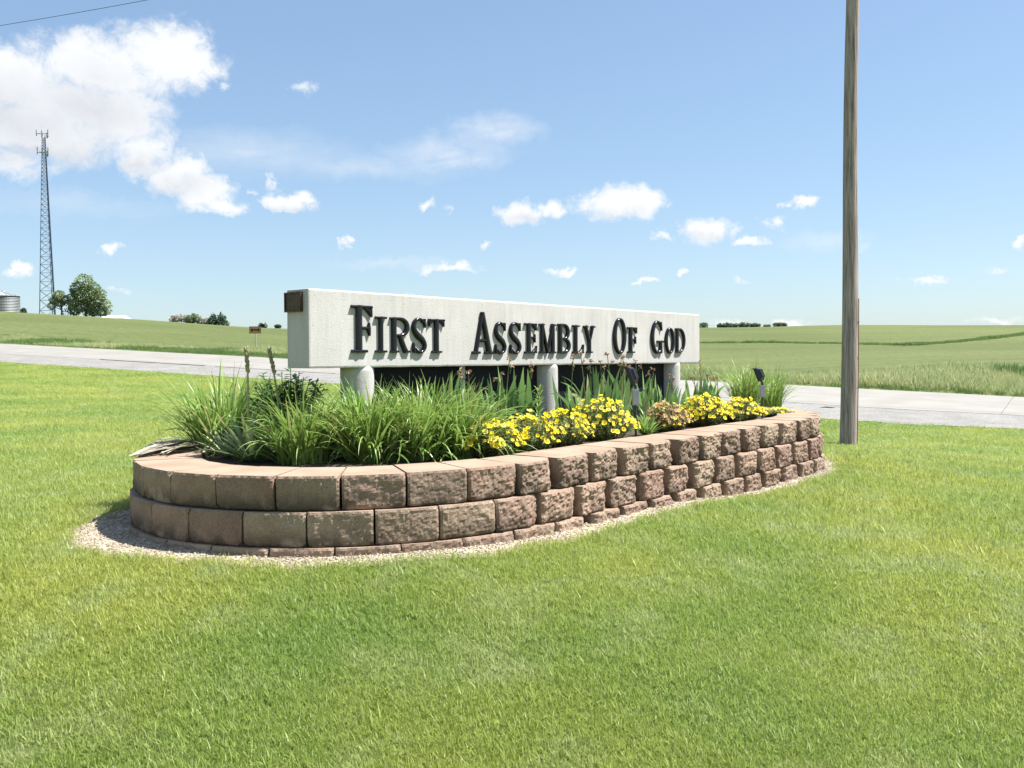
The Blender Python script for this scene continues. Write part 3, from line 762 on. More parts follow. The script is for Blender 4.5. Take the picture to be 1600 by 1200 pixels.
# frame: local x along the face, local y into the slab, z up; tilted as the slab stands
tilt = math.atan(.052 / 5.15)
UX = Vector((U2[0], U2[1], 0)); NX = Vector((N2[0], N2[1], 0))
def sign_mat():
    X = (UX * math.cos(tilt) - Vector((0, 0, 1)) * math.sin(tilt)).normalized(); Yv = -NX; Z = X.cross(Yv)
    o = Vector((sx, sy, EYE - .090)) - SIGN.location
    return Matrix(((X.x, Yv.x, Z.x, o.x), (X.y, Yv.y, Z.y, o.y), (X.z, Yv.z, Z.z, o.z), (0, 0, 0, 1)))
SM = sign_mat()
def mk_slab():
    L_ = SU1 - SU0; H = .520
    bm = bmesh.new(); bmesh.ops.create_cube(bm, size=1)
    for v in bm.verts: v.co = Vector(((v.co.x + .5) * L_, (v.co.y + .5) * ST, (v.co.z + .5) * H))
    bmesh.ops.bevel(bm, geom=bm.edges[:], offset=.013, segments=2, affect='EDGES', profile=.6)
    bmesh.ops.subdivide_edges(bm, edges=[e for e in bm.edges if e.calc_length() > 1], cuts=60)
    for v in bm.verts:
        k = 1 if (v.co.z < .03 or v.co.z > H - .03) else .3
        v.co += Vector((0, .0035 * noise.noise(v.co * 6), .0035 * noise.noise(v.co * 8 + Vector((9, 0, 0))) * k))
    me = bpy.data.meshes.new('slab'); bm.to_mesh(me); bm.free()
    o = link('slab', me, M_slab, SIGN); o.matrix_local = SM
    for u in (4.245, 6.355, 8.45):
        mb = MB(); x, y = un(u, FN - ST / 2); zt = EYE - .090 - (u - SU0) * math.tan(tilt)
        mb.tube([(0, 0, -.12), (0, 0, .05), (0, 0, .3), (0, 0, zt - SOIL - .03), (0, 0, zt - SOIL + .02)], [.119, .117, .117, .117, .117], 40)
        c = mb.build('column', M_slab, SIGN); c.location = Vector((x, y, SOIL)) - SIGN.location
        for p in c.data.polygons: p.use_smooth = abs(p.normal.z) < .5
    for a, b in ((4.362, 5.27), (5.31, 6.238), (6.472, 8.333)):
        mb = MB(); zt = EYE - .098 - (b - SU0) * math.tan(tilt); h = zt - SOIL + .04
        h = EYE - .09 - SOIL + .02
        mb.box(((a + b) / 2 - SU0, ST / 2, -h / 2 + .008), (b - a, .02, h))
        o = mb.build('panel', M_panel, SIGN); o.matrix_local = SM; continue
        x, y = un(0, FN - ST / 2); X = UX
        o.matrix_local = Matrix(((U2[0], -N2[0], 0, x - SIGN.location.x), (U2[1], -N2[1], 0, y - SIGN.location.y), (0, 0, 1, 0), (0, 0, 0, 1)))
    mb = MB(); h = EYE - .09 - .016 - SOIL + .05
    mb.box((0, 0, h / 2 - .05), (.036, .05, h)); o = mb.build('post', M_post, SIGN); x, y = un(5.29, FN - ST / 2 + .01)
    o.matrix_local = Matrix(((U2[0], -N2[0], 0, x - SIGN.location.x), (U2[1], -N2[1], 0, y - SIGN.location.y), (0, 0, 1, 0), (0, 0, 0, 1)))
mk_slab()

# ---- letters: strokes with a domed cross-section
LD = .026
def stroke(mb, pts, wid, D, closed=False, nprof=7):
    n_ = len(pts); pts = [Vector((p[0], p[1])) for p in pts]
    if not isinstance(wid, (list, tuple)): wid = [wid] * n_
    prof = []
    for k in range(nprof):
        a = math.pi * k / (nprof - 1); prof.append((math.cos(a), .42 + .58 * math.sin(a) ** .8 if 0 < k < nprof - 1 else .42))
    prof = [(1.0, 0)] + prof + [(-1.0, 0)]
    m_ = len(prof); V = []; F = []
    for i in range(n_):
        if closed: t = pts[(i + 1) % n_] - pts[i - 1]
        else: t = pts[min(i + 1, n_ - 1)] - pts[max(i - 1, 0)]
        t.normalize(); s = Vector((-t.y, t.x))
        for (a, h) in prof:
            p = pts[i] + s * a * wid[i]; V.append((p.x, -h * D, p.y))
    for i in range(n_ if closed else n_ - 1):
        j = (i + 1) % n_
        for k in range(m_ - 1): F.append((i * m_ + k, i * m_ + k + 1, j * m_ + k + 1, j * m_ + k))
    if not closed: F.append(tuple(range(m_ - 1, -1, -1))); F.append(tuple((n_ - 1) * m_ + k for k in range(m_)))
    mb.add(V, F)
def ell(cx, cy, rx, ry, a0, a1, n=18): return [(cx + rx * math.cos(R_(a0 + (a1 - a0) * i / n)), cy + ry * math.sin(R_(a0 + (a1 - a0) * i / n))) for i in range(n + 1)]
def glyph(ch, W, H):
    """outline strokes of letter ch in a W x H cell (metres)"""
    mb = MB(); D = LD; s = .115 * H if H > .28 else .125 * H      # stem half width is s/2
    s = min(s, W * .26); hs = s / 1.55 ; th = .026 * H + .003; se = .033 * H
    def vs(x, y0=0, y1=H, w=hs, d=1.0): stroke(mb, [(x, y0), (x, y1)], w, D * d)
    def serif(x0, x1, y, d=.9): stroke(mb, [(x0, y), ((x0 + x1) / 2, y), (x1, y)], [se, se * .95, se], D * d)
    def ss(x, y, k=1.75, d=.92): serif(x - hs * k, x + hs * k, y, d)
    yb, yt = se, H - se
    if ch == 'I':
        x = W / 2; vs(x); serif(0, W, yb); serif(0, W, yt)
    elif ch in 'FE':
        x = W * .36; vs(x); serif(0, W * .74 if ch == 'F' else W * .5, yb, .92)
        stroke(mb, [(0, yt), (W, yt)], se, D * .93)
        stroke(mb, [(W * .94, H - .01 * H), (W * .96, H * .86), (W * .98, H * .76)], [W * .05 + .004, W * .06, W * .02], D * .86)
        stroke(mb, [(W * .64, yt - .5 * se), (W * .84, H * .9), (W * .95, H * .8)], [se * .8, W * .1, W * .05], D * .8)
        stroke(mb, [(x, H * .52), (W * .86, H * .52)], th, D * .85)
        stroke(mb, [(W * .86, H * .64), (W * .84, H * .52), (W * .88, H * .36)], [.02 * W, W * .10, .03 * W], D * .82)
        if ch == 'E':
            stroke(mb, [(0, yb), (W, yb)], se, D * .9)
            stroke(mb, [(W * .94, .01 * H), (W * .96, .13 * H), (W * 1.0, .25 * H)], [W * .05 + .004, W * .06, W * .02], D * .86)
            stroke(mb, [(W * .64, yb), (W * .84, H * .07), (W * .96, H * .16)], [se * .8, W * .1, W * .05], D * .8)
    elif ch == 'L':
        x = W * .30; vs(x); serif(0, W * .62, yt); stroke(mb, [(0, yb), (W * 1.02, yb)], se * 1.15, D * .97)
        stroke(mb, [(W * .93, .01 * H), (W * .95, .15 * H), (W * 1.02, .31 * H)], [W * .09 + .004, W * .10, W * .03], D * .95)
        stroke(mb, [(W * .6, yb), (W * .82, H * .07), (W * .94, H * .15)], [se * .8, W * .1, W * .05], D * .8)
    elif ch == 'T':
        x = W / 2; vs(x); serif(W * .2, W * .8, yb); stroke(mb, [(0, yt), (W, yt)], se, D * .93)
        for sg in (-1, 1):
            stroke(mb, [(x + sg * W * .44, H), (x + sg * W * .45, H * .88), (x + sg * W * .475, H * .78)], [W * .05, W * .055, W * .02], D * .85)
            stroke(mb, [(x + sg * W * .16, yt), (x + sg * W * .34, H * .92), (x + sg * W * .45, H * .84)], [se * .8, W * .08, W * .04], D * .8)
    elif ch in 'RB':
        x = hs * 1.7; vs(x); serif(0, hs * 3.6 if ch == 'R' else W * .6, yb); serif(0, W * .5, yt)
        mid = H * .49; t2 = hs * .95
        cx = W * .46
        top = (H - se + mid) / 2; ry = (H - se - mid) / 2
        a = [(x, H - se), (cx * .8, H - se)] + ell(cx, top, W * (.42 if ch == 'R' else .38), ry, 85, -85, 16) + [(cx * .8, mid), (x, mid)]
        n_ = len(a); wd = [th + (t2 - th) * max(0, math.sin(math.pi * i / (n_ - 1))) ** 1.5 for i in range(n_)]
        stroke(mb, a, wd, D * .96)
        if ch == 'R':
            stroke(mb, [(W * .48, mid), (W * .60, H * .30), (W * .72, H * .12), (W * .80, yb)], [hs * .8, hs, hs, hs], D * .94)
            serif(W * .72, W, yb, .88)
        else:
            b_ = [(x, mid), (cx * .8, mid)] + ell(cx, (mid + se) / 2, W * .46, (mid - se) / 2, 85, -85, 16) + [(cx * .8, se), (x, se)]
            stroke(mb, b_, wd, D * .94)
    elif ch == 'D':
        x = hs * 1.7; vs(x); serif(0, W * .5, yb); serif(0, W * .5, yt)
        a = [(x, H - se), (W * .35, H - se)] + ell(W * .38, H / 2, W * .62 - hs, H / 2 - se, 85, -85, 24) + [(W * .35, se), (x, se)]
        n_ = len(a); wd = [th + (hs - th) * max(0, math.sin(math.pi * i / (n_ - 1))) ** 1.3 for i in range(n_)]
        stroke(mb, a, wd, D * .96)
    elif ch == 'O':
        a = ell(W / 2, H / 2, W / 2 - hs * .95, H / 2 - th, 0, 360, 48)[:-1]
        wd = [th * 1.1 + (hs - th * 1.1) * abs(math.cos(2 * math.pi * i / 48)) ** 1.2 for i in range(48)]
        stroke(mb, a, wd, D, closed=True)
    elif ch == 'G':
        a = ell(W * .52, H / 2, W * .52 - hs, H / 2 - th, 52, 322, 34)
        n_ = len(a); wd = []
        for i in range(n_):
            an = R_(52 + 270 * i / (n_ - 1)); wd.append(th * 1.1 + (hs - th) * max(0, -math.cos(an)) ** 1.1)
        stroke(mb, a, wd, D)
        stroke(mb, [(W * .80, H * .97), (W * .82, H * .86), (W * .86, H * .70)], [W * .05, W * .07, W * .02], D * .9)
        stroke(mb, [(W * .6, H * .955), (W * .74, H * .90), (W * .84, H * .80)], [th, W * .07, W * .04], D * .86)
        x = W * .80; vs(x, 0.01 * H, H * .40, hs, .97); serif(W * .5, W, H * .40 - se, .9)
    elif ch == 'S':
        t2 = hs * 1.15
        up = ell(W * .46, H * .765, W * .36, H * .215, 30, 200, 16); lowp = ell(W * .50, H * .25, W * .37, H * .225, 20, -150, 16)
        mid_ = [(W * .20, H * .60), (W * .42, H * .49), (W * .68, H * .40)]
        a = up[:-1] + mid_ + lowp[2:]
        # resample smooth
        P = np.array(a); d_ = np.r_[0, np.cumsum(np.hypot(*np.diff(P, axis=0).T))]; N_ = 46; ts = np.linspace(0, d_[-1], N_)
        X = np.interp(ts, d_, P[:, 0]); Yy = np.interp(ts, d_, P[:, 1])
        for _ in range(3):
            X[1:-1] = (X[:-2] + 2 * X[1:-1] + X[2:]) / 4; Yy[1:-1] = (Yy[:-2] + 2 * Yy[1:-1] + Yy[2:]) / 4
        wd = [th + (t2 - th) * math.exp(-((i / (N_ - 1) - .5) / .24) ** 2) for i in range(N_)]
        stroke(mb, list(zip(X, Yy)), wd, D)
        stroke(mb, [(W * .84, H * .985), (W * .83, H * .88), (W * .86, H * .73)], [W * .05, W * .075, W * .02], D * .9)
        stroke(mb, [(W * .12, H * .02), (W * .12, H * .12), (W * .07, H * .30)], [W * .06, W * .09, W * .02], D * .9)
        stroke(mb, [(W * .12, H * .06), (W * .24, H * .05)], W * .07, D * .84)
    elif ch == 'A':
        ap = W * .47
        stroke(mb, [(W * .17, yb), (ap, H * .985)], [hs * .72, hs * .5], D * .93)
        stroke(mb, [(W * .80, yb), (ap, H * .985)], [hs * 1.12, hs * .8], D)
        stroke(mb, [(W * .27, H * .32), (W * .70, H * .32)], th * 1.1, D * .85)
        serif(0, W * .34, yb); serif(W * .58, W, yb)
    elif ch == 'M':
        stroke(mb, [(W * .16, 0), (W * .16, H)], hs * .62, D * .92); stroke(mb, [(W * .84, 0), (W * .84, H)], hs * 1.0, D)
        stroke(mb, [(W * .16, H), (W * .50, .01 * H)], [hs * .8, hs * .6], D * .97); stroke(mb, [(W * .84, H), (W * .50, .01 * H)], [hs * .5, hs * .5], D * .9)
        serif(0, W * .32, yb); serif(W * .66, W, yb); serif(0, W * .28, yt); serif(W * .74, W, yt)
    elif ch == 'Y':
        x = W * .52; vs(x, 0, H * .48); serif(W * .28, W * .76, yb)
        stroke(mb, [(x, H * .40), (W * .17, H)], [hs, hs * 1.0], D * .97); stroke(mb, [(x, H * .40), (W * .84, H)], [hs * .7, hs * .6], D * .92)
        serif(0, W * .38, yt); serif(W * .66, W, yt, .88)
    return mb
LET = [('F',4.094,4.273,.332,.008),('I',4.307,4.405,.259,.007),('R',4.444,4.629,.256,.005),('S',4.654,4.803,.255,-.001),('T',4.822,4.983,.252,0),
 ('A',5.294,5.542,.32,-.012),('S',5.556,5.701,.24,-.014),('S',5.737,5.891,.241,-.016),('E',5.933,6.085,.239,-.012),('M',6.128,6.348,.237,-.014),('B',6.385,6.56,.24,-.016),('L',6.598,6.751,.232,-.018),('Y',6.762,6.935,.228,-.017),
 ('O',7.239,7.45,.308,-.03),('F',7.477,7.634,.226,-.023),('G',7.901,8.125,.296,-.033),('O',8.168,8.345,.229,-.035),('D',8.37,8.566,.225,-.027)]
for ch, u0, u1, zt, zb in LET:
    k = .985                                          # letters stand slightly proud of the measured plane
    W_, H_ = (u1 - u0), zt - zb
    o = glyph(ch, W_, H_).build('letter', M_letter, SIGN)
    o['label'] = 'raised glossy black letter ' + ch
    o.data.shade_smooth(); 
    md = o.modifiers.new('split', 'EDGE_SPLIT'); md.split_angle = R_(42)
    zrel = zb + .090 + (u0 - SU0) * math.tan(tilt)
    o.matrix_local = SM @ Matrix.Translation((u0 - SU0, -.0005, zrel))

# bronze plaque on the near end
def mk_plaque():
    Mb = mat('bronze', (.06, .038, .028), .5, (.10, .065, .045), 20, .002, 90, metallic=.5); Mr = mat('bronze_raised', (.13, .09, .06), .45, metallic=.6)
    mb = MB(); w, h = .175, .13
    mb.box((0, -.007, 0), (w, .014, h)); o = mb.build('plaque', Mb, SIGN)
    fr = MB()
    fr.box((0, -.018, h / 2 - .005), (w, .008, .010)); fr.box((0, -.018, -h / 2 + .005), (w, .008, .010))
    fr.box((-w / 2 + .005, -.018, 0), (.010, .008, h - .0202)); fr.box((w / 2 - .005, -.018, 0), (.010, .008, h - .0202))
    fr.build('plaque_frame', Mb, o)
    tx = MB(); random.seed(4)
    for r in range(7):
        x = -w / 2 + .022; z = h / 2 - .026 - r * .0135
        while x < w / 2 - .028:
            l = ru(.006, .018); tx.box((x + l / 2, -.0155, z), (l, .003, .006)); x += l + .004
    tx.build('raised_text', Mr, o)
    # end face: local x of plaque runs along +N (seen from the end), y outward = -U
    T = Matrix(((0, 1, 0, -.0005), (-1, 0, 0, ST - .090), (0, 0, 1, .435), (0, 0, 0, 1)))
    o.matrix_local = SM @ T
mk_plaque()

# ------------------------------------------------------------------ plants in the bed
M_lily = leafmat('daylily_leaf', (.18, .31, .065), (.29, .42, .10), (.30, .30, .12), 3.0, .38, .35, .5)
M_iris = leafmat('iris_leaf', (.15, .28, .09), (.23, .38, .13), (.30, .27, .13), 2.5, .4, .3, .45)
M_yucca = leafmat('yucca_leaf', (.21, .30, .13), (.34, .42, .21), (.40, .37, .25), 4.0, .45, .2, .4)
M_peony = leafmat('peony_leaf', (.045, .125, .026), (.08, .19, .04), None, 6.0, .35, .25, .5)
M_prim = leafmat('primrose_leaf', (.14, .21, .07), (.25, .32, .12), (.38, .29, .15), 7.0, .45, .3, .4)
M_fade = leafmat('faded_primrose_leaf', (.18, .20, .08), (.34, .28, .15), (.42, .28, .17), 9.0, .5, .3, .3)
M_dry = leafmat('dry_leaf', (.30, .26, .19), (.50, .46, .38), None, 12.0, .8, .15, .2)
M_bud = leafmat('dry_flower', (.34, .22, .13), (.48, .34, .22), None, 30.0, .7, .3, .2)
M_stem = leafmat('flower_stem', (.12, .19, .06), (.22, .22, .10), None, 8, .5, .1, .3)
M_stalk = leafmat('yucca_stalk', (.40, .37, .20), (.52, .48, .28), None, 14, .6, .1, .3)

def daylily(px, n_, ytop, rad, n_blades, label, width=.018, spread=1.0, xy=None, seedb=1, group='daylily clumps in the flower bed', top=None):
    random.seed(seedb + int(px))
    P = pl(px, n_) if xy is None else np.array([xy[0], xy[1], 0])
    h = (atd(px, ytop, P[1])[2] + .70) if top is None else top
    o = Leaves()
    for i in range(int(n_blades * 1.15)):
        a = ru(0, 6.28); r = rad * .32 * math.sqrt(rnd()); az = a + random.gauss(0, .6)
        ln = h * ru(.75, 1.45); lean = abs(random.gauss(.20, .36)) * spread; dr = ru(.7, 2.6) * (.7 + .5 * spread * rnd())
        if i % 4 == 0: dr *= .35
        # keep the highest point of the arc near h
        o.blade((r * math.cos(a), r * math.sin(a), -.01), az, lean, ln, width * ru(.7, 1.35), dr, rnd(), 9, fold=.35, twist=ru(-.5, .5))
    ob = o.build('daylily_clump', M_lily); ob.location = (P[0], P[1], SOIL)
    tag(ob, label, 'plant', group); return ob

daylily(0, 0, 615, .5, 300, 'daylily clump behind the yuccas at the near left end of the bed', xy=un(3.75, -5.95), seedb=3, top=.50)
daylily(0, 0, 615, .45, 220, 'daylily clump at the back of the bed left of the dark leafy bush', xy=un(4.15, -6.15), seedb=5, top=.42)
daylily(535, 0, 0, .5, 420, 'foremost daylily clump, its blades drooping over the open joint of the wall', xy=atz(566, 722, -.70)[:2] + np.array([.02, .12]), seedb=6, spread=1.1, top=.42)
daylily(610, 0, 0, .5, 380, 'daylily clump just right of the foremost one, below the first letters', xy=atz(640, 720, -.70)[:2] + np.array([.03, .13]), seedb=8, spread=1.15, top=.42)
daylily(700, 0, 0, .45, 400, 'daylily clump next to the yellow primroses at the near end of their row', xy=atz(712, 716, -.70)[:2] + np.array([.03, .12]), seedb=9, spread=1.2, top=.38)
daylily(640, 0, 0, .5, 320, 'tall daylily clump standing against the first dark panel', xy=un(4.55, -4.60), seedb=12, top=.43)
daylily(560, 0, 0, .5, 300, 'daylily clump at the foot of the nearest column', xy=un(4.02, -4.62), seedb=13, top=.42)
daylily(480, 0, 0, .5, 300, 'daylily clump between the dark leafy bush and the nearest column', xy=un(3.72, -4.95), seedb=14, top=.40)
daylily(1165, -4.7, 612, .4, 260, 'fine-bladed daylily clump at the far right end of the bed beside the floodlight', seedb=15, width=.011, spread=.55, top=.47)
daylily(1205, -4.9, 620, .4, 240, 'outermost fine-bladed clump spilling towards the far end of the wall', seedb=16, width=.011, spread=.8, top=.42)
daylily(0, 0, 0, .4, 160, 'daylily clump behind the sign near its middle', xy=un(6.2, -5.8), seedb=17, top=.40)
daylily(0, 0, 0, .4, 160, 'daylily clump behind the sign near its far column', xy=un(8.1, -5.8), seedb=18, top=.38)

def iris(px, n_, ytop, n_leaf, label, seed, spread=.9, rad=.22, heads=3, headh=1.12, hpos=None):
    random.seed(seed); P = pl(px, n_); h = atd(px, ytop, P[1])[2] + .70
    root = empty('iris_clump', (P[0], P[1], SOIL)); tag(root, label, 'plant', 'iris clumps in front of the sign')
    for f in range(int(n_leaf * 1.6)):
        a = ru(0, 6.28); r = rad * math.sqrt(rnd()); o = Leaves()
        b = (r * math.cos(a), r * math.sin(a), -.01)
        o.blade((0, 0, 0), ru(0, 6.28), abs(random.gauss(.08, .22)) * spread, h * ru(.68, 1.12), ru(.034, .050), ru(0, .5) if rnd() < .8 else ru(1, 2.2), rnd() * .93, 8, fold=.22, prof='sword', twist=ru(-.8, .8))
        q = o.build('leaf', M_iris, root); q.location = b
    for k in range(heads):
        hx, hh = (ru(-rad, rad), h * ru(headh * .85, headh * 1.1)) if hpos is None else hpos[k]
        bx = Vector((hx, ru(-.06, .02), 0)); tip = bx + Vector((ru(-.06, .06), ru(-.03, .03), hh))
        mb = MB(); md_ = (bx + tip) / 2 + Vector((ru(-.02, .02), 0, 0)); mb.tube([bx, md_, tip], [.005, .004, .003], 6)
        br = tip - Vector((0, 0, hh * .18)); sd = Vector((ru(-.05, .05), 0, .06)); mb.tube([br, br + sd], .003, 5)
        st = mb.build('flower_stem', M_stem, root)
        for c in (tip, br + sd):
            o = Leaves()
            for j in range(9):
                d = Vector((ru(-1, 1), ru(-1, 1), ru(-1.2, .9))).normalized(); o.leaf(c + Vector((ru(-.006, .006), ru(-.006, .006), ru(-.01, .01))), d, Vector((rnd(), rnd(), rnd())), ru(.018, .036), ru(.01, .02), rnd())
            o.build('withered_flower', M_bud, st)
    return root
iris(712, -4.62, 582, 22, 'broad-leaved iris clump nearest the thin white post of the sign', 21, .9, .17, 2)
iris(790, -4.62, 578, 26, 'iris clump before the second dark panel with tall upright sword leaves', 22, .7, .2, 3)
iris(905, -4.58, 590, 16, 'iris clump just right of the middle column with a lilac-grey withered bloom', 23, .9, .16, 2, 1.3)
iris(950, -4.55, 578, 30, 'densest iris clump, in front of the third dark panel left of the floodlight', 24, .7, .2, 6, 1.22)
iris(1012, -4.55, 585, 18, 'iris clump between the nearer floodlight and the far column', 25, .8, .16, 3, 1.15)
iris(1100, -4.6, 588, 18, 'iris clump just beyond the far end of the sign slab', 26, .8, .16, 3, 1.05)
iris(1055, -4.5, 600, 12, 'short iris clump at the foot of the far column', 27, 1.0, .14, 1, 1.0)

def asiatic(px, n_, ytop, label, seed, mt=None):
    random.seed(seed); P = pl(px, n_); h = atd(px, ytop, P[1])[2] + .70
    root = empty('lily_plant', (P[0], P[1], SOIL)); tag(root, label, 'plant')
    for k in range(3):
        bx = Vector((ru(-.06, .06), ru(-.05, .05), 0)); t = bx + Vector((ru(-.04, .04), ru(-.04, .04), h * ru(.85, 1)))
        mb = MB(); mb.tube([bx, (bx + t) / 2, t], [.005, .005, .004], 6); mb.build('stem', M_stem, root)
        o = Leaves()
        for i in range(46):
            f = .25 + .75 * i / 46; a = i * 2.4; p = bx.lerp(t, f)
            o.blade(p, a, 1.0 - .5 * f, .11 * (1.15 - .5 * f), .015, .9, rnd() * .9, 4, prof='leaf')
        o.build('foliage', M_lily if mt is None else mt, root)
asiatic(826, -4.5, 598, 'lily plant with whorls of narrow leaves beside the middle column', 31)

def peony():
    random.seed(33); P = un(3.98, -5.45)
    root = empty('dark_leafy_bush', (*P, SOIL)); tag(root, 'bushy plant with dark glossy oval leaves behind the taller flower stalks', 'plant')
    st = MB(); o = Leaves()
    for k in range(46):
        a = ru(0, 6.28); r = .08 * rnd(); b = Vector((r * math.cos(a), r * math.sin(a), 0)); rr = .26 * math.sqrt(rnd())
        t = Vector((rr * math.cos(a), rr * math.sin(a), .62 * (1 - (rr / .36) ** 2 * .5) * ru(.75, 1.05)))
        m_ = b.lerp(t, .5) + Vector((0, 0, .05)); st.tube([b, m_, t], [.005, .004, .003], 5)
        for i in range(30):
            f = .15 + .85 * i / 30; p = (b.lerp(m_, f * 2) if f < .5 else m_.lerp(t, f * 2 - 1)); aa = ru(0, 6.28)
            d = Vector((math.cos(aa), math.sin(aa), ru(-.2, .7))); o.leaf(p, d, Vector((0, 0, 1)), ru(.05, .085), ru(.022, .034), rnd())
    st.build('stems', M_stem, root); o.build('foliage', M_peony, root)
peony()

def yucca(xy, label, seed, n=58, ln=.36, stalk=None):
    random.seed(seed); root = empty('yucca', (xy[0], xy[1], SOIL)); tag(root, label, 'plant', 'yuccas at the near end of the bed')
    for i in range(n):
        f = i / n; az = i * 2.4 + ru(-.2, .2); lean = .12 + 1.15 * (1 - f) ** .8 + ru(-.1, .1)
        o = Leaves(); o.blade((.02 * math.cos(az), .02 * math.sin(az), 0), az, lean, ln * ru(.8, 1.15), ru(.020, .030), ru(0, .35), rnd(), 6, fold=.5, prof='sword')
        o.build('leaf', M_yucca, root)
    if stalk is not None:
        tip = Vector(stalk) - Vector((xy[0], xy[1], SOIL)); mb = MB(); pts = []; rad = []
        for i in range(13):
            t = i / 12; p = tip * t + Vector((.012 * math.sin(t * 5 + seed), .01 * math.sin(t * 4), 0)); pts.append(p); rad.append(.0085 * (1 - .35 * t))
        mb.tube(pts, rad, 8); st = mb.build('flower_stalk', M_stalk, root, True)
        for i in range(30):
            t = .70 + .30 * i / 30 if i > 7 else .25 + .42 * i / 8
            k = min(11, int(t * 12)); p = pts[k].lerp(pts[k + 1], t * 12 - k) if k < 12 else pts[-1]
            az = i * 2.4; d = Vector((math.cos(az) * .45, math.sin(az) * .45, 1)).normalized()
            l = .035 if i > 7 else .028; wd = (.011 if i > 7 else .006)
            b = MB(); b.tube([p, p + d * l * .35, p + d * l * .75, p + d * l], [.002, wd * .75, wd * .6, .001], 6); b.build('bud' if i > 7 else 'bract', M_stalk, st, True)
    return root
ya = atz(392, 722, -.70)[:2] + np.array([0, .04]); yb = atz(440, 722, -.70)[:2] + np.array([0, .10])
ta = atd(382, 546, ya[1] + .05) + EV; tb = atd(420, 548, yb[1] + .12) + EV
yucca(ya, 'left yucca with grey-green sword leaves and the taller flower stalk', 41, stalk=ta)
yucca(yb, 'right yucca with grey-green sword leaves and the thinner bent flower stalk', 42, 50, .33, stalk=tb)
yucca(atz(350, 718, -.70)[:2] + np.array([0, .10]), 'small yucca without a stalk at the rounded left end of the bed', 43, 34, .22)

# evening primroses
def petal_flower(m, mc, seed):
    random.seed(seed); mb = MB(); Rr = .019
    for k in range(4):
        a = k * math.pi / 2 + ru(-.1, .1)
        V = []
        for (r, w, z) in ((.10, .10, .0), (.45, .50, .30), (.80, .72, .42), (1.0, .42, .36)):
            for s in (-1, 0, 1):
                rr = r * Rr * (1 if s or r < .9 else .88); V.append((rr * math.cos(a) - s * w * Rr * math.sin(a), rr * math.sin(a) + s * w * Rr * math.cos(a), z * Rr * .9 + abs(s) * .12 * Rr))
        F = [(i * 3 + j, i * 3 + j + 1, i * 3 + j + 4, i * 3 + j + 3) for i in range(3) for j in range(2)]
        mb.add(V, F)
    mb.tube([(0, 0, -.012), (0, 0, .004)], [.0015, .004], 5, mi=1); mb.tube([(0, 0, .004), (0, 0, .012)], [.003, .001], 5, mi=1)
    me = mb.me('flower'); me.materials.append(m); me.materials.append(mc); me.shade_smooth(); return me
def flowermat(name, c):
    m = leafmat(name, c, tuple(min(1, v * 1.1) for v in c), None, 20, .5, .4, .2); return m
M_pet = flowermat('yellow_petal', (.84, .68, .03)); M_pet2 = flowermat('pale_yellow_petal', (.84, .72, .16)); M_fp = flowermat('faded_petal', (.62, .42, .22)); M_fc = flowermat('flower_centre', (.60, .55, .08))
FL = [petal_flower(M_pet, M_fc, i) for i in range(3)] + [petal_flower(M_pet2, M_fc, 9)]; FLF = [petal_flower(M_fp, M_fc, 20), petal_flower(M_fp, M_fc, 21)]
for me in FL + FLF:
    a = me.attributes.new('tone', 'FLOAT', 'FACE'); a.data.foreach_set('value', np.full(len(me.polygons), .5, 'f'))
def primrose(px, n_, ytop, rx, nfl, label, seed, faded=False, ry=.2, group='evening primroses along the front of the bed'):
    random.seed(seed); P = pl(px, n_); h = atd(px, ytop, P[1])[2] + .70
    root = empty('evening_primrose', (P[0], P[1], SOIL)); tag(root, label, 'flowers', group)
    n_ = n_; o = Leaves(); st = MB(); heads = []
    ns = int(170 * rx / .25)
    for k in range(ns):
        a = ru(0, 6.28); r = math.sqrt(rnd()); lx, ly = r * math.cos(a) * rx, r * math.sin(a) * ry
        w = UX * lx + NX * ly; b = w * .6
        t = Vector((w.x, w.y, h * (1 - .62 * r ** 2.5) * ru(.72, .97) + .02)); st.tube([b, t], [.003, .0018], 4, cap=False)
        for i in range(17):
            f = ru(.1, 1.0); p = b.lerp(t, f); aa = ru(0, 6.28); d = Vector((math.cos(aa), math.sin(aa), ru(-.1, .8)))
            o.leaf(p, d, Vector((ru(-.3, .3), ru(-.3, .3), 1)), ru(.022, .042), ru(.008, .014), rnd() if not faded else min(1, rnd() + .15))
        heads.append((t, r)); 
        if r > .55: heads.append((b.lerp(t, ru(.5, .8)) + w * .25, r))
    st.build('stems', M_stem, root); o.build('foliage', M_fade if faded else M_prim, root)
    heads.sort(key=lambda q: rnd())
    nfl = int(nfl * 2.0)
    for k in range(nfl):
        t, r = heads[k % len(heads)]; j = k // len(heads)
        me = random.choice(FLF if (faded and rnd() < .75) else FL)
        f = link('flower', me, None, root); toward = Vector((t.x * 1.2, t.y * 1.2, .18)) + Vector((ru(-.12, .12), ru(-.16, .06), ru(0, .12))) + Vector((.05, -.06, 0))
        f.location = t + Vector((ru(-.02, .02), ru(-.02, .02), ru(.0, .022) - j * .05)); f.rotation_euler = toward.to_track_quat('Z', 'Y').to_euler()
        s = ru(.6, 1.2) * (.8 if faded else 1); f.scale = (s, s * ru(.8, 1), s * ru(.7, 2.2))
primrose(768, -4.12, 660, .22, 62, 'low yellow primrose mound touching the daylilies, first of the row', 51)
primrose(825, -4.13, 650, .24, 66, 'yellow primrose mound below the lily plant', 52)
primrose(878, -4.14, 640, .24, 66, 'yellow primrose mound in front of the middle column', 53)
primrose(940, -4.20, 624, .29, 100, 'tallest domed yellow primrose mound just left of the nearer floodlight', 54, ry=.26)
primrose(1042, -4.20, 630, .24, 60, 'faded primrose mound with orange-pink withered blooms right of the nearer floodlight', 55, True)
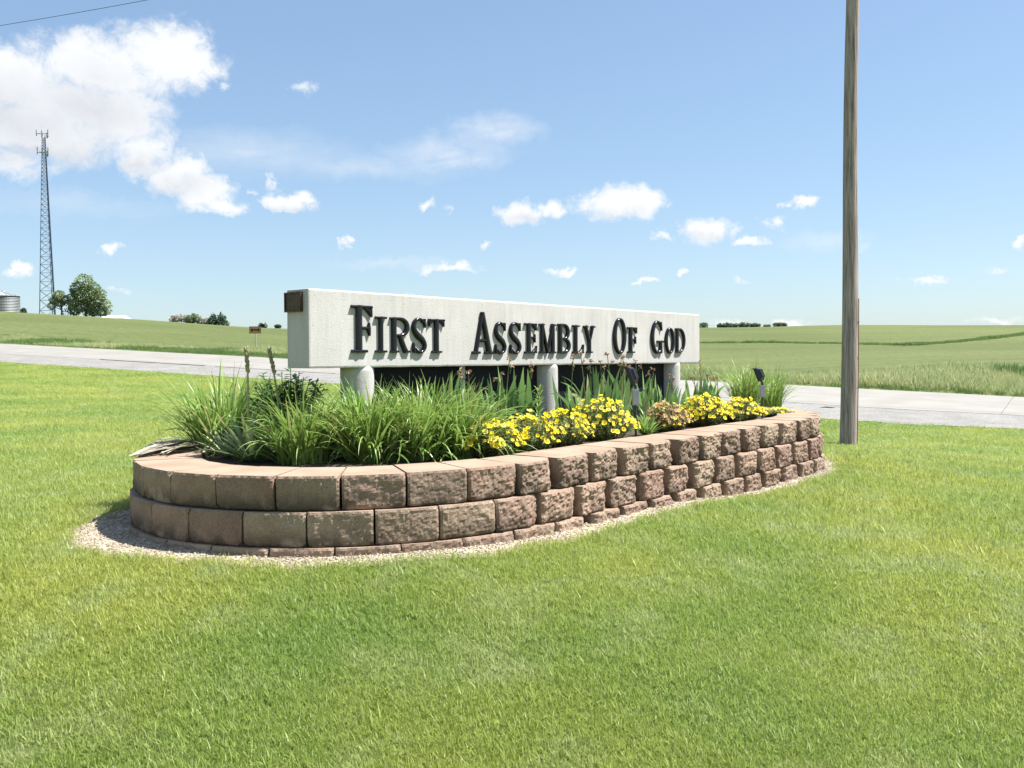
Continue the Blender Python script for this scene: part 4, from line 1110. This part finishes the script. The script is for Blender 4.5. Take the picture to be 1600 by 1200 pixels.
primrose(1100, -4.18, 620, .30, 90, 'yellow primrose mound just right of the faded one', 56, ry=.22)
primrose(1155, -4.14, 625, .32, 76, 'yellow primrose mound left of the farther floodlight', 57)
primrose(1214, -4.14, 642, .20, 20, 'small sparse yellow primrose right of the farther floodlight', 58, ry=.14)
primrose(498, -5.2, 634, .15, 10, 'few yellow blooms peeking out between daylilies by the nearest column', 59, ry=.12)

# little weeds, dead leaves
def weed(px, py, label, seed, n=40, h=.09, m=None):
    random.seed(seed); P = atz(px, py, -.70); o = Leaves()
    for i in range(n):
        az = ru(0, 6.28); o.blade((ru(-.03, .03), ru(-.03, .03), 0), az, ru(.2, 1.2), h * ru(.5, 1.2), ru(.008, .016), ru(.2, 1.2), rnd() * .9, 5, prof='leaf')
    ob = o.build('weed', m or M_lily); ob.location = (P[0], P[1] + .03, SOIL); tag(ob, label, 'weed'); return ob
weed(380, 722, 'low weed with pale green leaflets at the foot of the left yucca', 61, 60, .10)
weed(322, 716, 'low broad-leaved weed at the rounded left end of the bed', 62, 18, .13, M_yucca)
weed(940, 688, 'bright green weed between the tallest primrose mound and the wall', 63, 40, .07)
weed(1010, 680, 'grassy weed right of the nearer floodlight stake', 64, 100, .20)
weed(1062, 668, 'low bright green weed by the wall below the faded primroses', 65, 40, .07)
def gravel_weed():
    random.seed(77); b = on_ground(178, 812, 3, 12); o = Leaves()
    for i in range(70): az = ru(0, 6.28); o.blade((ru(-.09, .09), ru(-.04, .04), 0), az, ru(.3, 1.3), ru(.02, .05), ru(.006, .012), ru(.2, 1.2), rnd() * .9, 4, prof='leaf')
    ob = o.build('weed', M_lily); ob.location = b; tag(ob, 'small weed in the gravel, shaded by the near left end of the wall', 'weed')
    b = on_ground(1292, 639, 15, 40); mb = MB(); mb.tube([(-.22, .05, .02), (0, 0, .05), (.2, -.04, .02)], .018, 5)
    q = mb.build('stick', M_bark0); q.location = b; tag(q, 'dark stick lying on the gravel shoulder left of the pole', 'stick')
M_bark0 = mat('dark_twig', (.08, .06, .05), .9)
gravel_weed()
def dead_leaves():
    random.seed(66); root = empty('dead_leaf_mat', (*un(3.45, -6.25), TOPZ)); tag(root, 'grey mat of dead sword leaves draped over the left rim of the wall', 'dead leaves')
    tipx = atz(206, 714, -.65); 
    for i in range(46):
        s_ = atz(ru(262, 318), ru(690, 704), -.655); e_ = tipx if i < 14 else atz(ru(215, 260), ru(700, 712), -.65)
        a = Vector((s_[0], s_[1], TOPZ + ru(.010, .05))); b = Vector((e_[0] + ru(-.03, .03), e_[1] + ru(-.05, .12), TOPZ + ru(.006, .02)))
        d = b - a; sd = Vector((-d.y, d.x, 0)).normalized(); o = Leaves()
        pts = [a.lerp(b, t / 5) + Vector((0, 0, .018 * math.sin(t * .62))) - root.location for t in range(6)]
        o.strip(pts, [.012, .016, .018, .016, .012, .003], [sd] * 6, rnd(), .2); o.build('dead_leaf', M_dry, root)
dead_leaves()

# ------------------------------------------------------------------ floodlights on stakes
M_blk = mat('black_metal', (.012, .013, .015), .45, spec=.5); M_gry = mat('grey_box', (.30, .33, .36), .45, (.35, .38, .41), 20, spec=.5)
M_lens = mat('lamp_glass', (.25, .28, .3), .1, spec=.8); M_stk = mat('stake_metal', (.03, .05, .03), .6)
def flood(px, n_, ytop, ybox, yboxb, label, ang):
    P = pl(px, n_); z = lambda y: atd(px, y, P[1])[2] + EYE - SOIL
    root = empty('floodlight', (P[0], P[1], SOIL)); tag(root, label, 'floodlight', 'floodlights on stakes in the bed')
    zb0, zb1, zt = z(yboxb), z(ybox), z(ytop)
    mb = MB(); mb.tube([(0, 0, -.05), (0, 0, zb0 + .02)], .010, 8); mb.build('stake', M_stk, root, False)
    mb = MB(); mb.box((0, 0, (zb0 + zb1) / 2), (.052, .040, zb1 - zb0)); mb.box((0, -.022, (zb0 + zb1) / 2), (.044, .006, (zb1 - zb0) * .86)); bx = mb.build('junction_box', M_gry, root)
    mb = MB(); mb.tube([(0, 0, zb1), (0, 0, zb1 + .03), (-.012, .005, zb1 + .05)], .011, 10); mb.build('knuckle', M_blk, root)
    hc = Vector((-.022, .01, (zb1 + .03 + zt) / 2 + .008)); H = (zt - zb1 - .03)
    rot = Matrix.Rotation(R_(14), 3, 'Y') @ Matrix.Rotation(R_(ang), 3, 'Z')
    rot = Matrix.Rotation(R_(ang), 3, 'Z') @ Matrix.Rotation(R_(-22), 3, 'X')
    hd = MB()   # housing: wide glass face (towards the sign, +y), narrower ribbed back
    V = []
    for (y, w, h) in ((.026, .050, H * .47), (.016, .050, H * .47), (-.004, .045, H * .41), (-.030, .026, H * .24)):
        for sx_, sz_ in ((-1, -1), (1, -1), (1, 1), (-1, 1)): V.append(rot @ Vector((sx_ * w, y, sz_ * h)) + hc)
    F = [(0, 1, 2, 3)] + [(i * 4 + k, (i + 1) * 4 + k, (i + 1) * 4 + (k + 1) % 4, i * 4 + (k + 1) % 4) for i in range(3) for k in range(4)] + [(15, 14, 13, 12)]
    hd.add(V, F)
    for k in range(4): hd.box(hc + rot @ Vector((-.03 + .02 * k, -.022, 0)), (.003, .02, H * .55), rot)
    h = hd.build('lamp_housing', M_blk, root)
    ln = MB(); ln.box(hc + rot @ Vector((0, .0275, 0)), (.086, .003, H * .80), rot); ln.build('lamp_glass', M_lens, h)
    vz = MB(); vz.box(hc + rot @ Vector((0, .034, H * .47)), (.098, .024, .004), rot); vz.build('visor', M_blk, h)
flood(993, -4.12, 572, 608, 633, 'nearer black floodlight on a stake with a grey box, between the primroses', 62)
flood(1191, -4.12, 574, 602, 621, 'farther black floodlight on a stake, seen against the road', 52)

# brown seed stalk beyond the sign
def seed_stalk():
    P = pl(1093, -4.9); h = atd(1093, 563, P[1])[2] + .70; root = empty('seed_stalk', (P[0], P[1], SOIL)); tag(root, 'thin brown seed stalk rising just beyond the far end of the sign', 'plant')
    mb = MB(); mb.tube([(0, 0, 0), (.005, 0, h * .6), (.008, 0, h)], [.005, .005, .003], 6); mb.build('stem', M_stalk, root)
    o = Leaves(); random.seed(5)
    for i in range(60): t = ru(.66, 1); a = ru(0, 6.28); o.leaf(Vector((.008, 0, h * t)), Vector((math.cos(a), math.sin(a), 1.2)), Vector((0, 0, 1)), .03, .012, rnd())
    o.build('seed_head', M_stalk, root)
seed_stalk()

# ------------------------------------------------------------------ utility pole and line
def wood_extra(m, nt, b, n, L, src, cur):
    mp = n('Mapping'); mp.inputs['Scale'].default_value = (14, 14, .55); L(src, mp.inputs['Vector'])
    t = n('TexNoise'); t.inputs['Scale'].default_value = 2.2; t.inputs['Detail'].default_value = 8; t.inputs['Roughness'].default_value = .65; L(mp.outputs[0], t.inputs['Vector'])
    r = n('ValToRGB'); e = r.color_ramp.elements; e[0].position = .36; e[0].color = (.17, .138, .125, 1); e[1].position = .60; e[1].color = (.42, .34, .315, 1); q = e.new(.48); q.color = (.30, .24, .222, 1)
    L(t.outputs['Fac'], r.inputs[0]); L(r.outputs[0], b.inputs['Base Color'])
    bp = n('Bump'); bp.inputs['Distance'].default_value = .02; L(t.outputs['Fac'], bp.inputs['Height']); L(bp.outputs[0], b.inputs['Normal'])
M_wood = mat('weathered_pole_wood', (.2, .18, .15), .9, spec=.15, extra=wood_extra)
def mk_pole():
    b = on_ground(1325, 697, 10, 30); top = atd(1334.5, -150, b[1] + .25) + EV
    root = empty('utility_pole', tuple(b)); tag(root, 'tall weathered grey wooden utility pole standing on the lawn beyond the wall', 'utility pole')
    d = Vector(top) - Vector(b); V = []; F = []; nr, na = 70, 40
    for i in range(nr + 1):
        t = i / nr; c = d * t + Vector((.02 * math.sin(t * 7), .02 * math.sin(t * 5), 0)); r = .150 * (1 - t) + .105 * t
        c.z -= .3 if i == 0 else 0
        for k in range(na):
            a = 2 * math.pi * k / na; rr = r * (1 + .022 * noise.noise(Vector((math.cos(a) * 2.2, math.sin(a) * 2.2, t * 3))) - .05 * max(0, noise.noise(Vector((math.cos(a) * 5, math.sin(a) * 5, t * 2.2))) - .3))
            V.append(c + Vector((rr * math.cos(a), rr * math.sin(a), 0)))
    for i in range(nr):
        for k in range(na): F.append((i * na + k, i * na + (k + 1) % na, (i + 1) * na + (k + 1) % na, (i + 1) * na + k))
    F.append(tuple(nr * na + k for k in range(na)))
    link('pole_shaft', mesh('pole_shaft', V, F), M_wood, root, smooth=True)
    # ground wire under a wooden moulding on the right side
    mb = MB(); zt = (atd(1341, 466, b[1])[2] + EYE - b[2]) / d.z
    pts = []
    for i in range(16):
        t = .0 + zt * i / 15; r = .150 * (1 - t) + .105 * t; c = d * t + Vector((.02 * math.sin(t * 7), .02 * math.sin(t * 5), 0)); pts.append(c + Vector((r * 1.02, -r * .22, 0)))
    mb.tube(pts, .011, 6); mb.build('ground_wire_guard', mat('guard_wood', (.20, .11, .06), .8), root)
    mb = MB()
    for t in (.11, .165, .23): mb.box(d * t + Vector((.145, -.06, 0)), (.02, .03, .02))
    mb.build('staples', M_gry, root)
    # wire to the next pole, out of the frame to the left
    P0 = Vector(top) + Vector((0, 0, -.2)); 
    A1 = Vector(atd(250, -4, 22) + EV); A2 = Vector(atd(0, 40, 24.5) + EV); P3 = Vector(atd(-700, 138, 33) + EV)
    mb = MB(); pts = []
    K = [P0, A1, A2, P3]
    def bez(pp, t):        # smooth curve through the four
        ts = [0, .55, .72, 1.0]; out = Vector((0, 0, 0))
        for i in range(4):
            l = 1.0
            for j in range(4):
                if j != i: l *= (t - ts[j]) / (ts[i] - ts[j])
            out += pp[i] * l
        return out
    for i in range(61): pts.append(bez(K, i / 60))
    mb.tube(pts, .0065, 5); o = mb.build('overhead_wire', M_blk); tag(o, 'thin dark overhead wire crossing the top left of the sky', 'wire')
mk_pole()

# ------------------------------------------------------------------ double arrow road sign
def arrow_sign():
    b = on_ground(399.5, 547, 30, 80); D = b[1]
    root = empty('road_sign', tuple(b)); tag(root, 'orange-brown road sign with a black double arrow across the road', 'road sign')
    z0 = atd(399, 521, D)[2] + EYE - b[2]; z1 = atd(399, 510, D)[2] + EYE - b[2]; w = 19 / FPX * D; h = z1 - z0
    mb = MB(); mb.box((0, .02, z1 / 2 - .1), (.06, .04, z1 + .1)); mb.build('post', mat('galvanised_post', (.5, .52, .52), .5, metallic=.3), root)
    mb = MB(); mb.box((0, -.01, (z0 + z1) / 2), (w, .012, h)); pn = mb.build('sign_panel', mat('faded_orange_sheeting', (.50, .27, .10), .5, (.42, .24, .11), 4), root)
    bl = mat('sign_black', (.03, .015, .02), .6)
    c = (z0 + z1) / 2; y = -.019; a = w * .42; hh = h * .33; s_ = h * .10; n_ = w * .2
    V = [(-a, y, c), (-n_, y, c + hh), (-n_ - .03, y, c + s_), (n_ + .03, y, c + s_), (n_, y, c + hh), (a, y, c), (n_, y, c - hh), (n_ + .03, y, c - s_), (-n_ - .03, y, c - s_), (-n_, y, c - hh)]
    V2 = [(x, y - .003, z) for x, _, z in V]
    me = mesh('arrow', V2 + V, [tuple(range(10))[::-1]] + [(i, (i + 1) % 10, 10 + (i + 1) % 10, 10 + i) for i in range(10)]); link('double_arrow', me, bl, pn)
    fr = MB(); yb = -.019
    for zz in (z0 + .012, z1 - .012): fr.box((0, yb, zz), (w * .97, .003, .012))
    for xx in (-w / 2 + .012, w / 2 - .012): fr.box((xx, yb, c), (.012, .003, h - .04))
    fr.build('border_line', bl, pn)
    root.rotation_euler.z = R_(-4)
arrow_sign()

# ------------------------------------------------------------------ far things: tower, grain bin, roof, trees
def tower():
    D = 300.0; bx = atd(76, 490, D); g = gz1(bx[0], bx[1]); H = atd(70, 200, D)[2] + EYE - g
    root = empty('lattice_tower', (bx[0], bx[1], g)); tag(root, 'tall slender lattice communications tower on the hill with two antenna rings', 'tower')
    mg = mat('tower_steel', (.16, .21, .30), .5, metallic=.2); mgw = mat('tower_top_steel', (.42, .43, .44), .5); mc = mat('cable_ladder_dark', (.02, .05, .13), .6)
    lean = Vector((atd(69, 230, D)[0] - bx[0], 0, 0)) / (H * .9)
    def corner(k, t):
        r = (2.75 * (1 - t) + .55 * t); a = R_((195, 345, 90)[k]); return Vector((r * math.cos(a), r * math.sin(a), H * .96 * t)) + lean * H * t
    for k in range(3):
        mb = MB(); mb.tube([corner(k, 0), corner(k, .5)], [.16, .12], 6); mb.tube([corner(k, .5), corner(k, 1)], [.12, .08], 6); mb.build('tower_leg', mg, root)
    br = MB(); z = 0.0; lv = [0]
    while lv[-1] < .985: lv.append(min(1, lv[-1] + (.045 * (1 - lv[-1]) + .012)))
    for a, b in zip(lv[:-1], lv[1:]):
        for k in range(3):
            j = (k + 1) % 3; br.tube([corner(k, a), corner(j, b)], .055, 4, False); br.tube([corner(j, a), corner(k, b)], .055, 4, False); br.tube([corner(k, b), corner(j, b)], .05, 4, False)
    tag(br.build('cross_bracing', mg, root), kind='stuff')
    cl = MB(); c0 = corner(1, 0) * .8 + corner(2, 0) * .2; c1 = (corner(1, .9) + corner(2, .9)) / 2; cl.box((0, 0, 0), (.01, .01, .01)); cl.tube([c0, c1], [.30, .22], 6); cl.build('cable_ladder', mc, root)
    random.seed(2)
    for lvl, R_a, nA in ((.90, 2.2, 9), (1.0, 2.3, 9)):
        c = (corner(0, lvl) + corner(1, lvl) + corner(2, lvl)) / 3; c.z += .6
        rg = MB(); P = [c + Vector((R_a * math.cos(R_(a)), R_a * math.sin(R_(a)), 0)) for a in (210, 330, 90)]
        for i in range(3): rg.tube([P[i], P[(i + 1) % 3]], .09, 5); rg.tube([c, P[i]], .08, 5)
        rg.build('antenna_platform', mgw, root)
        for i in range(nA):
            e = i // 3; q = P[e].lerp(P[(e + 1) % 3], (i % 3) * .45 + .05); a = MB(); a.box(q + Vector((0, 0, ru(-.3, .5))), (.28, .22, ru(1.6, 2.4))); a.build('antenna', mgw, root)
    mb = MB(); t = corner(0, 1); mb.tube([t, t + Vector((0, 0, 3.2))], .05, 5); mb.build('lightning_rod', mgw, root)
tower()
def grain_bin():
    D = 235.0; c = atd(6, 487, D); g = gz1(c[0], c[1]); r = 23 / FPX * D; z1 = atd(6, 463, D)[2] + EYE - g; z2 = atd(6, 456, D)[2] + EYE - g
    root = empty('grain_bin', (c[0], c[1], g)); tag(root, 'round galvanised grain bin with a conical roof at the left edge of the hill', 'grain bin')
    m = mat('galvanised_steel', (.17, .18, .19), .6, (.21, .22, .23), .5, metallic=.3); m2 = mat('bin_roof_steel', (.36, .38, .40), .45, metallic=.3)
    mb = MB(); n_ = 44; P = [(0, 0, -1.0)] + [(0, 0, -1 + (z1 + 1) * i / 28) for i in range(1, 29)]; rad = [r + (.05 if i % 2 else -.05) for i in range(29)]
    mb.tube(P, rad, n_); mb.build('bin_wall', m, root)
    mb = MB(); mb.tube([(0, 0, z1), (0, 0, z2 - .15)], [r + .2, r * .12], n_); mb.build('bin_roof', m2, root)
    mb = MB(); mb.tube([(0, 0, z2 - .15), (0, 0, z2 + .25)], [r * .13, r * .10], 16); mb.build('roof_cap', m2, root)
    mb = MB()
    for k in range(22):
        a = 2 * math.pi * k / 22; mb.tube([((r + .2) * math.cos(a), (r + .2) * math.sin(a), z1 + .06), (r * .13 * math.cos(a), r * .13 * math.sin(a), z2 - .1)], .06, 4)
    mb.build('roof_ribs', m2, root)
grain_bin()
def low_roof():
    D = 300.0; c = atd(180, 497, D); g = gz1(c[0], c[1]); w = 30 / FPX * D; zt = atd(180, 493, D)[2] + EYE
    root = empty('farm_shed', (c[0], c[1], g)); tag(root, 'low shed with a white roof just showing over the crest right of the big tree', 'shed')
    h = zt - g; m = mat('shed_white', (.72, .73, .75), .5)
    mb = MB(); mb.box((0, 0, (h - 1.0) / 2 - .5), (w, 8, h)); mb.build('shed_wall', m, root)
    mb = MB(); z = h - 1.0; mb.add([(-w / 2 - .3, -4.4, z - .0), (w / 2 + .3, -4.4, z), (w / 2 + .3, 0, z + 1.0), (-w / 2 - .3, 0, z + 1.0), (-w / 2 - .3, 4.4, z), (w / 2 + .3, 4.4, z)], [(0, 1, 2, 3), (3, 2, 5, 4), (0, 3, 4), (1, 5, 2), (0, 4, 5, 1)]); mb.build('shed_roof', m, root)
low_roof()

M_tl = leafmat('tree_leaf', (.19, .26, .13), (.28, .34, .18), None, .35, .6, .3, .2)
M_tl2 = leafmat('far_tree_leaf', (.20, .26, .17), (.25, .30, .20), None, .2, .7, .2, .1)
M_sp = leafmat('spruce_needle', (.08, .13, .085), (.13, .18, .11), None, .4, .7, .1, .1)
M_pk = leafmat('bare_shrub_twig', (.42, .40, .36), (.50, .47, .41), None, .4, .8, .2, .1)
M_bark = mat('bark', (.09, .07, .055), .95, (.14, .11, .09), 4)
def tree(px, ybase, ytop, wpx, D, label, name='tree', kind='round', m=None, nleaf=5000, lsz=.35, seed=1, group=None, blobs=None, cat='tree', trunk=.25):
    random.seed(seed); c = atd(px, ybase, D); g = gz1(c[0], c[1])
    if g > c[2] + EYE: base = g
    else: base = g
    z1 = atd(px, ytop, D)[2] + EYE; H = z1 - base; W = wpx / FPX * D
    root = empty(name, (c[0], c[1], base)); tag(root, label, cat, group)
    tr = MB(); tr.tube([(0, 0, -.5), (.02 * H, 0, H * .25), (0, 0, H * .6)], [H * .035, H * .028, H * .012], 8)
    if blobs is None:
        blobs = []
        if kind == 'round':
            for k in range(16): a = ru(0, 6.28); r = ru(.1, .34) * W; blobs.append((r * math.cos(a), r * math.sin(a), H * ru(.3, .82), W * ru(.13, .22), H * ru(.1, .2)))
        elif kind == 'cone':
            for k in range(14): t = k / 13; rr = W * .5 * (1 - t) ** .8; blobs.append((ru(-.1, .1) * W, ru(-.1, .1) * W, H * (.08 + .85 * t), max(rr, W * .07), H * .09))
        elif kind == 'low':
            for k in range(12): blobs.append((ru(-.42, .42) * W, ru(-.2, .2) * W, H * ru(.25, .7), W * ru(.09, .16), H * ru(.22, .34)))
    for (x, y, z, rx, rz) in blobs[:10]:
        tr.tube([(0, 0, H * trunk), (x * .5, y * .5, (z + H * trunk) / 2), (x, y, z)], [H * .018, H * .012, H * .004], 5)
    tr.build('trunk', M_bark, root)
    o = Leaves(); tot = sum(b[3] ** 2 * b[4] for b in blobs)
    for (x, y, z, rx, rz) in blobs:
        k = int(nleaf * rx ** 2 * rz / tot); tn = ru(.2, .8)
        for i in range(k):
            while True:
                p = Vector((ru(-1, 1), ru(-1, 1), ru(-1, 1)))
                if p.length < 1: break
            rr = p.length ** .35; q = p.normalized() * rr * (1 + .3 * noise.noise(p * 3 + Vector((seed, x, z))))
            pos = Vector((x + q.x * rx, y + q.y * rx, z + q.z * rz)); 
            if pos.z < .02 * H: continue
            d = (p.normalized() + Vector((ru(-.8, .8), ru(-.8, .8), ru(-.8, .6)))).normalized(); s = lsz * ru(.6, 1.3)
            o.leaf(pos, d, Vector((ru(-1, 1), ru(-1, 1), 1)), s, s * .7, max(0, min(1, tn + ru(-.3, .3))))
    o.build('crown', m or M_tl, root); return root
def s_(v, D): return v / FPX * D
def bl(lst, D, px, ybase):     # blobs given in photo pixels around the tree foot
    return [(s_(x - px, D), s_(ru(-.35, .35) * rx, D) if True else 0, s_(ybase - y, D), s_(rx, D), s_(ry, D)) for x, y, rx, ry in lst]
random.seed(3)
D = 200.0
big = bl([(135, 440, 13, 12), (124, 450, 12, 11), (146, 452, 12, 12), (135, 458, 20, 13), (118, 464, 12, 11), (152, 466, 14, 10), (128, 474, 15, 9), (148, 479, 13, 8), (164, 473, 8, 9), (169, 482, 4, 7), (112, 473, 7, 8), (158, 486, 8, 6), (104, 487, 6, 6), (118, 484, 7, 6), (138, 434, 7, 5), (158, 458, 9, 8), (116, 480, 10, 8), (152, 484, 13, 8), (140, 485, 10, 7), (168, 478, 6, 8)], D, 134, 492)
tree(134, 492, 428, 60, D, 'large spreading tree with a broad ragged crown on the crest beside the tower', 'broadleaf_tree', nleaf=9000, lsz=.42, seed=2, blobs=big, trunk=.12)
sm = bl([(92, 460, 8, 7), (86, 467, 7, 6), (99, 466, 7, 6), (81, 476, 5, 5), (94, 473, 6, 4)], D, 96, 490)
tree(96, 490, 452, 24, D, 'small thin tree in front of the tower foot, left of the large tree', 'small_tree', nleaf=2200, lsz=.34, seed=5, blobs=sm, trunk=.2)
tree(36, 490, 482, 11, 220, 'tiny dark bush right of the grain bin', 'bush', 'low', nleaf=500, lsz=.35, seed=6, cat='bush', m=M_sp)
g_ = 'shrubs and small trees on the crest left of the sign'
tree(280, 504, 492, 26, 250, 'pale twiggy shrub, leftmost of the group on the crest', 'shrub', 'low', M_pk, 900, .5, 7, g_, cat='shrub')
tree(301, 505, 490, 26, 250, 'rounded green shrub between pale twiggy ones on the crest', 'shrub', 'low', M_tl, 1400, .5, 8, g_, cat='shrub')
tree(317, 506, 493, 20, 250, 'pale twiggy shrub left of the two spruces', 'shrub', 'low', M_pk, 800, .5, 9, g_, cat='shrub')
tree(333, 508, 489, 17, 250, 'dark spruce, left one of the pair on the crest', 'spruce', 'cone', M_sp, 1400, .5, 10, g_)
tree(346, 508, 488, 20, 250, 'dark spruce, right one of the pair on the crest', 'spruce', 'cone', M_sp, 1600, .5, 11, g_)
tree(411, 512, 506, 11, 260, 'tiny dark tree showing above the crest behind the road sign', 'distant_tree', 'low', M_sp, 400, .5, 12, g_)
tree(434, 513, 508, 9, 260, 'tiny dark tree showing above the crest left of the sign slab', 'distant_tree', 'low', M_sp, 350, .5, 13, g_)
g2 = 'distant trees on the horizon right of the sign'
for k, (x, yt, w, lb) in enumerate([(1098, 505, 14, 'distant tree at the slab edge, leftmost on the right horizon'), (1128, 506.5, 13, 'distant tree, left end of the long row on the right horizon'), (1139, 505, 12, 'distant rounded tree, second in the long row'), (1150, 506, 13, 'distant tree in the middle of the long row'), (1160, 505, 12, 'paler distant tree right of the middle of the long row'), (1171, 506, 13, 'distant tree, second from the right end of the long row'), (1181, 506.5, 10, 'distant tree, right end of the long row'), (1199, 509, 10, 'very low distant bush between the row and the last pair'), (1216, 505, 13, 'distant dark tree, left of the last pair before the pole'), (1225, 506, 8, 'distant small tree, right of the last pair before the pole')]):
    tree(x, 513, yt, w, 380, lb, 'distant_tree', 'low', M_tl2, 700, .75, 30 + k, g2)

# ------------------------------------------------------------------ tall verge grass, field edge, ditch line
M_verge = leafmat('verge_grass', (.31, .38, .16), (.43, .46, .22), (.50, .47, .28), .22, .7, .35, .15)
M_verge2 = leafmat('ditch_grass', (.12, .20, .06), (.18, .26, .09), None, .3, .7, .3, .15)
def mk_verge():
    pr = [grass_tuft(26, .30, .46, .020, M_verge, 300 + k, .34, .9, 4) for k in range(5)] + [grass_tuft(26, .3, .42, .024, M_verge2, 320 + k, .28, .7, 4) for k in range(4)]
    n = 34000; s = rng.uniform(-22, 110, n); q = ROADW + .35 + rng.random(n) * (9.5 + 3 * np.sin(s * .15))
    x = R0[0] + RD[0] * s + RN[0] * q; y = R0[1] + RD[1] * s + RN[1] * q
    R = np.hypot(x, y)
    # left of the sign the verge is narrow
    wide = np.interp(s, [-30, 0, 20, 40, 70, 110], [13, 12, 8, 5.5, 7, 8]); keep = (q - ROADW) < wide * rng.uniform(.65, 1.05, n)
    x, y, s, q = x[keep], y[keep], s[keep], q[keep]; n = len(x)
    edge = np.clip((q - ROADW - .2) / 1.4, .28, 1)
    sc = edge * rng.uniform(.6, 1.15, n) * np.interp(s, [0, 25, 60], [.95, .75, .6]) * (.8 + .4 * np.sin(x * .6) * np.sin(y * .45))
    idx = rng.integers(0, 5, n)
    gr = (q - ROADW < 1.0) | ((np.sin(x * .31 + 1) * np.sin(y * .4) > .45)) | ((s > 28) & (s < 45) & (q - ROADW < 2.4)); idx[gr] = 5 + rng.integers(0, 4, gr.sum())
    scatter('verge_grass', pr, np.stack([x, y, gz(x, y)], 1), np.stack([rng.normal(0, .15, n), rng.normal(0, .15, n), rng.uniform(0, 6.28, n)], 1), np.stack([sc * 1.15, sc * 1.15, sc], 1), idx, None)
    # waterway line across the field
    pts = [(1085, 536), (1200, 535.5), (1310, 537), (1370, 538.5), (1421, 540), (1470, 536.5), (1530, 531), (1600, 522), (1700, 512)]
    W_ = [on_ground(a, b, 60, 500) for a, b in pts]; L_ = []
    for a, b in zip(W_[:-1], W_[1:]):
        k = max(2, int(np.hypot(*(b - a)[:2]) / .16))
        for i in range(k): L_.append(a + (b - a) * i / k)
    P = np.array(L_); n = len(P); jit = rng.normal(0, .7, (n, 2)); P[:, :2] += jit
    P[:, 2] = gz(P[:, 0], P[:, 1]); sc = rng.uniform(.3, .62, n) * (1 + .7 * np.clip(np.sin(np.arange(n) * .02) - .3, 0, 1))
    scatter('waterway_grass', [grass_tuft(30, .5, .75, .07, M_verge2, 400 + k, .4, .7, 3) for k in range(4)], P, np.stack([np.zeros(n), np.zeros(n), rng.uniform(0, 6.28, n)], 1), np.stack([sc * 1.5, sc * 1.5, sc], 1), rng.integers(0, 4, n), None)
mk_verge()
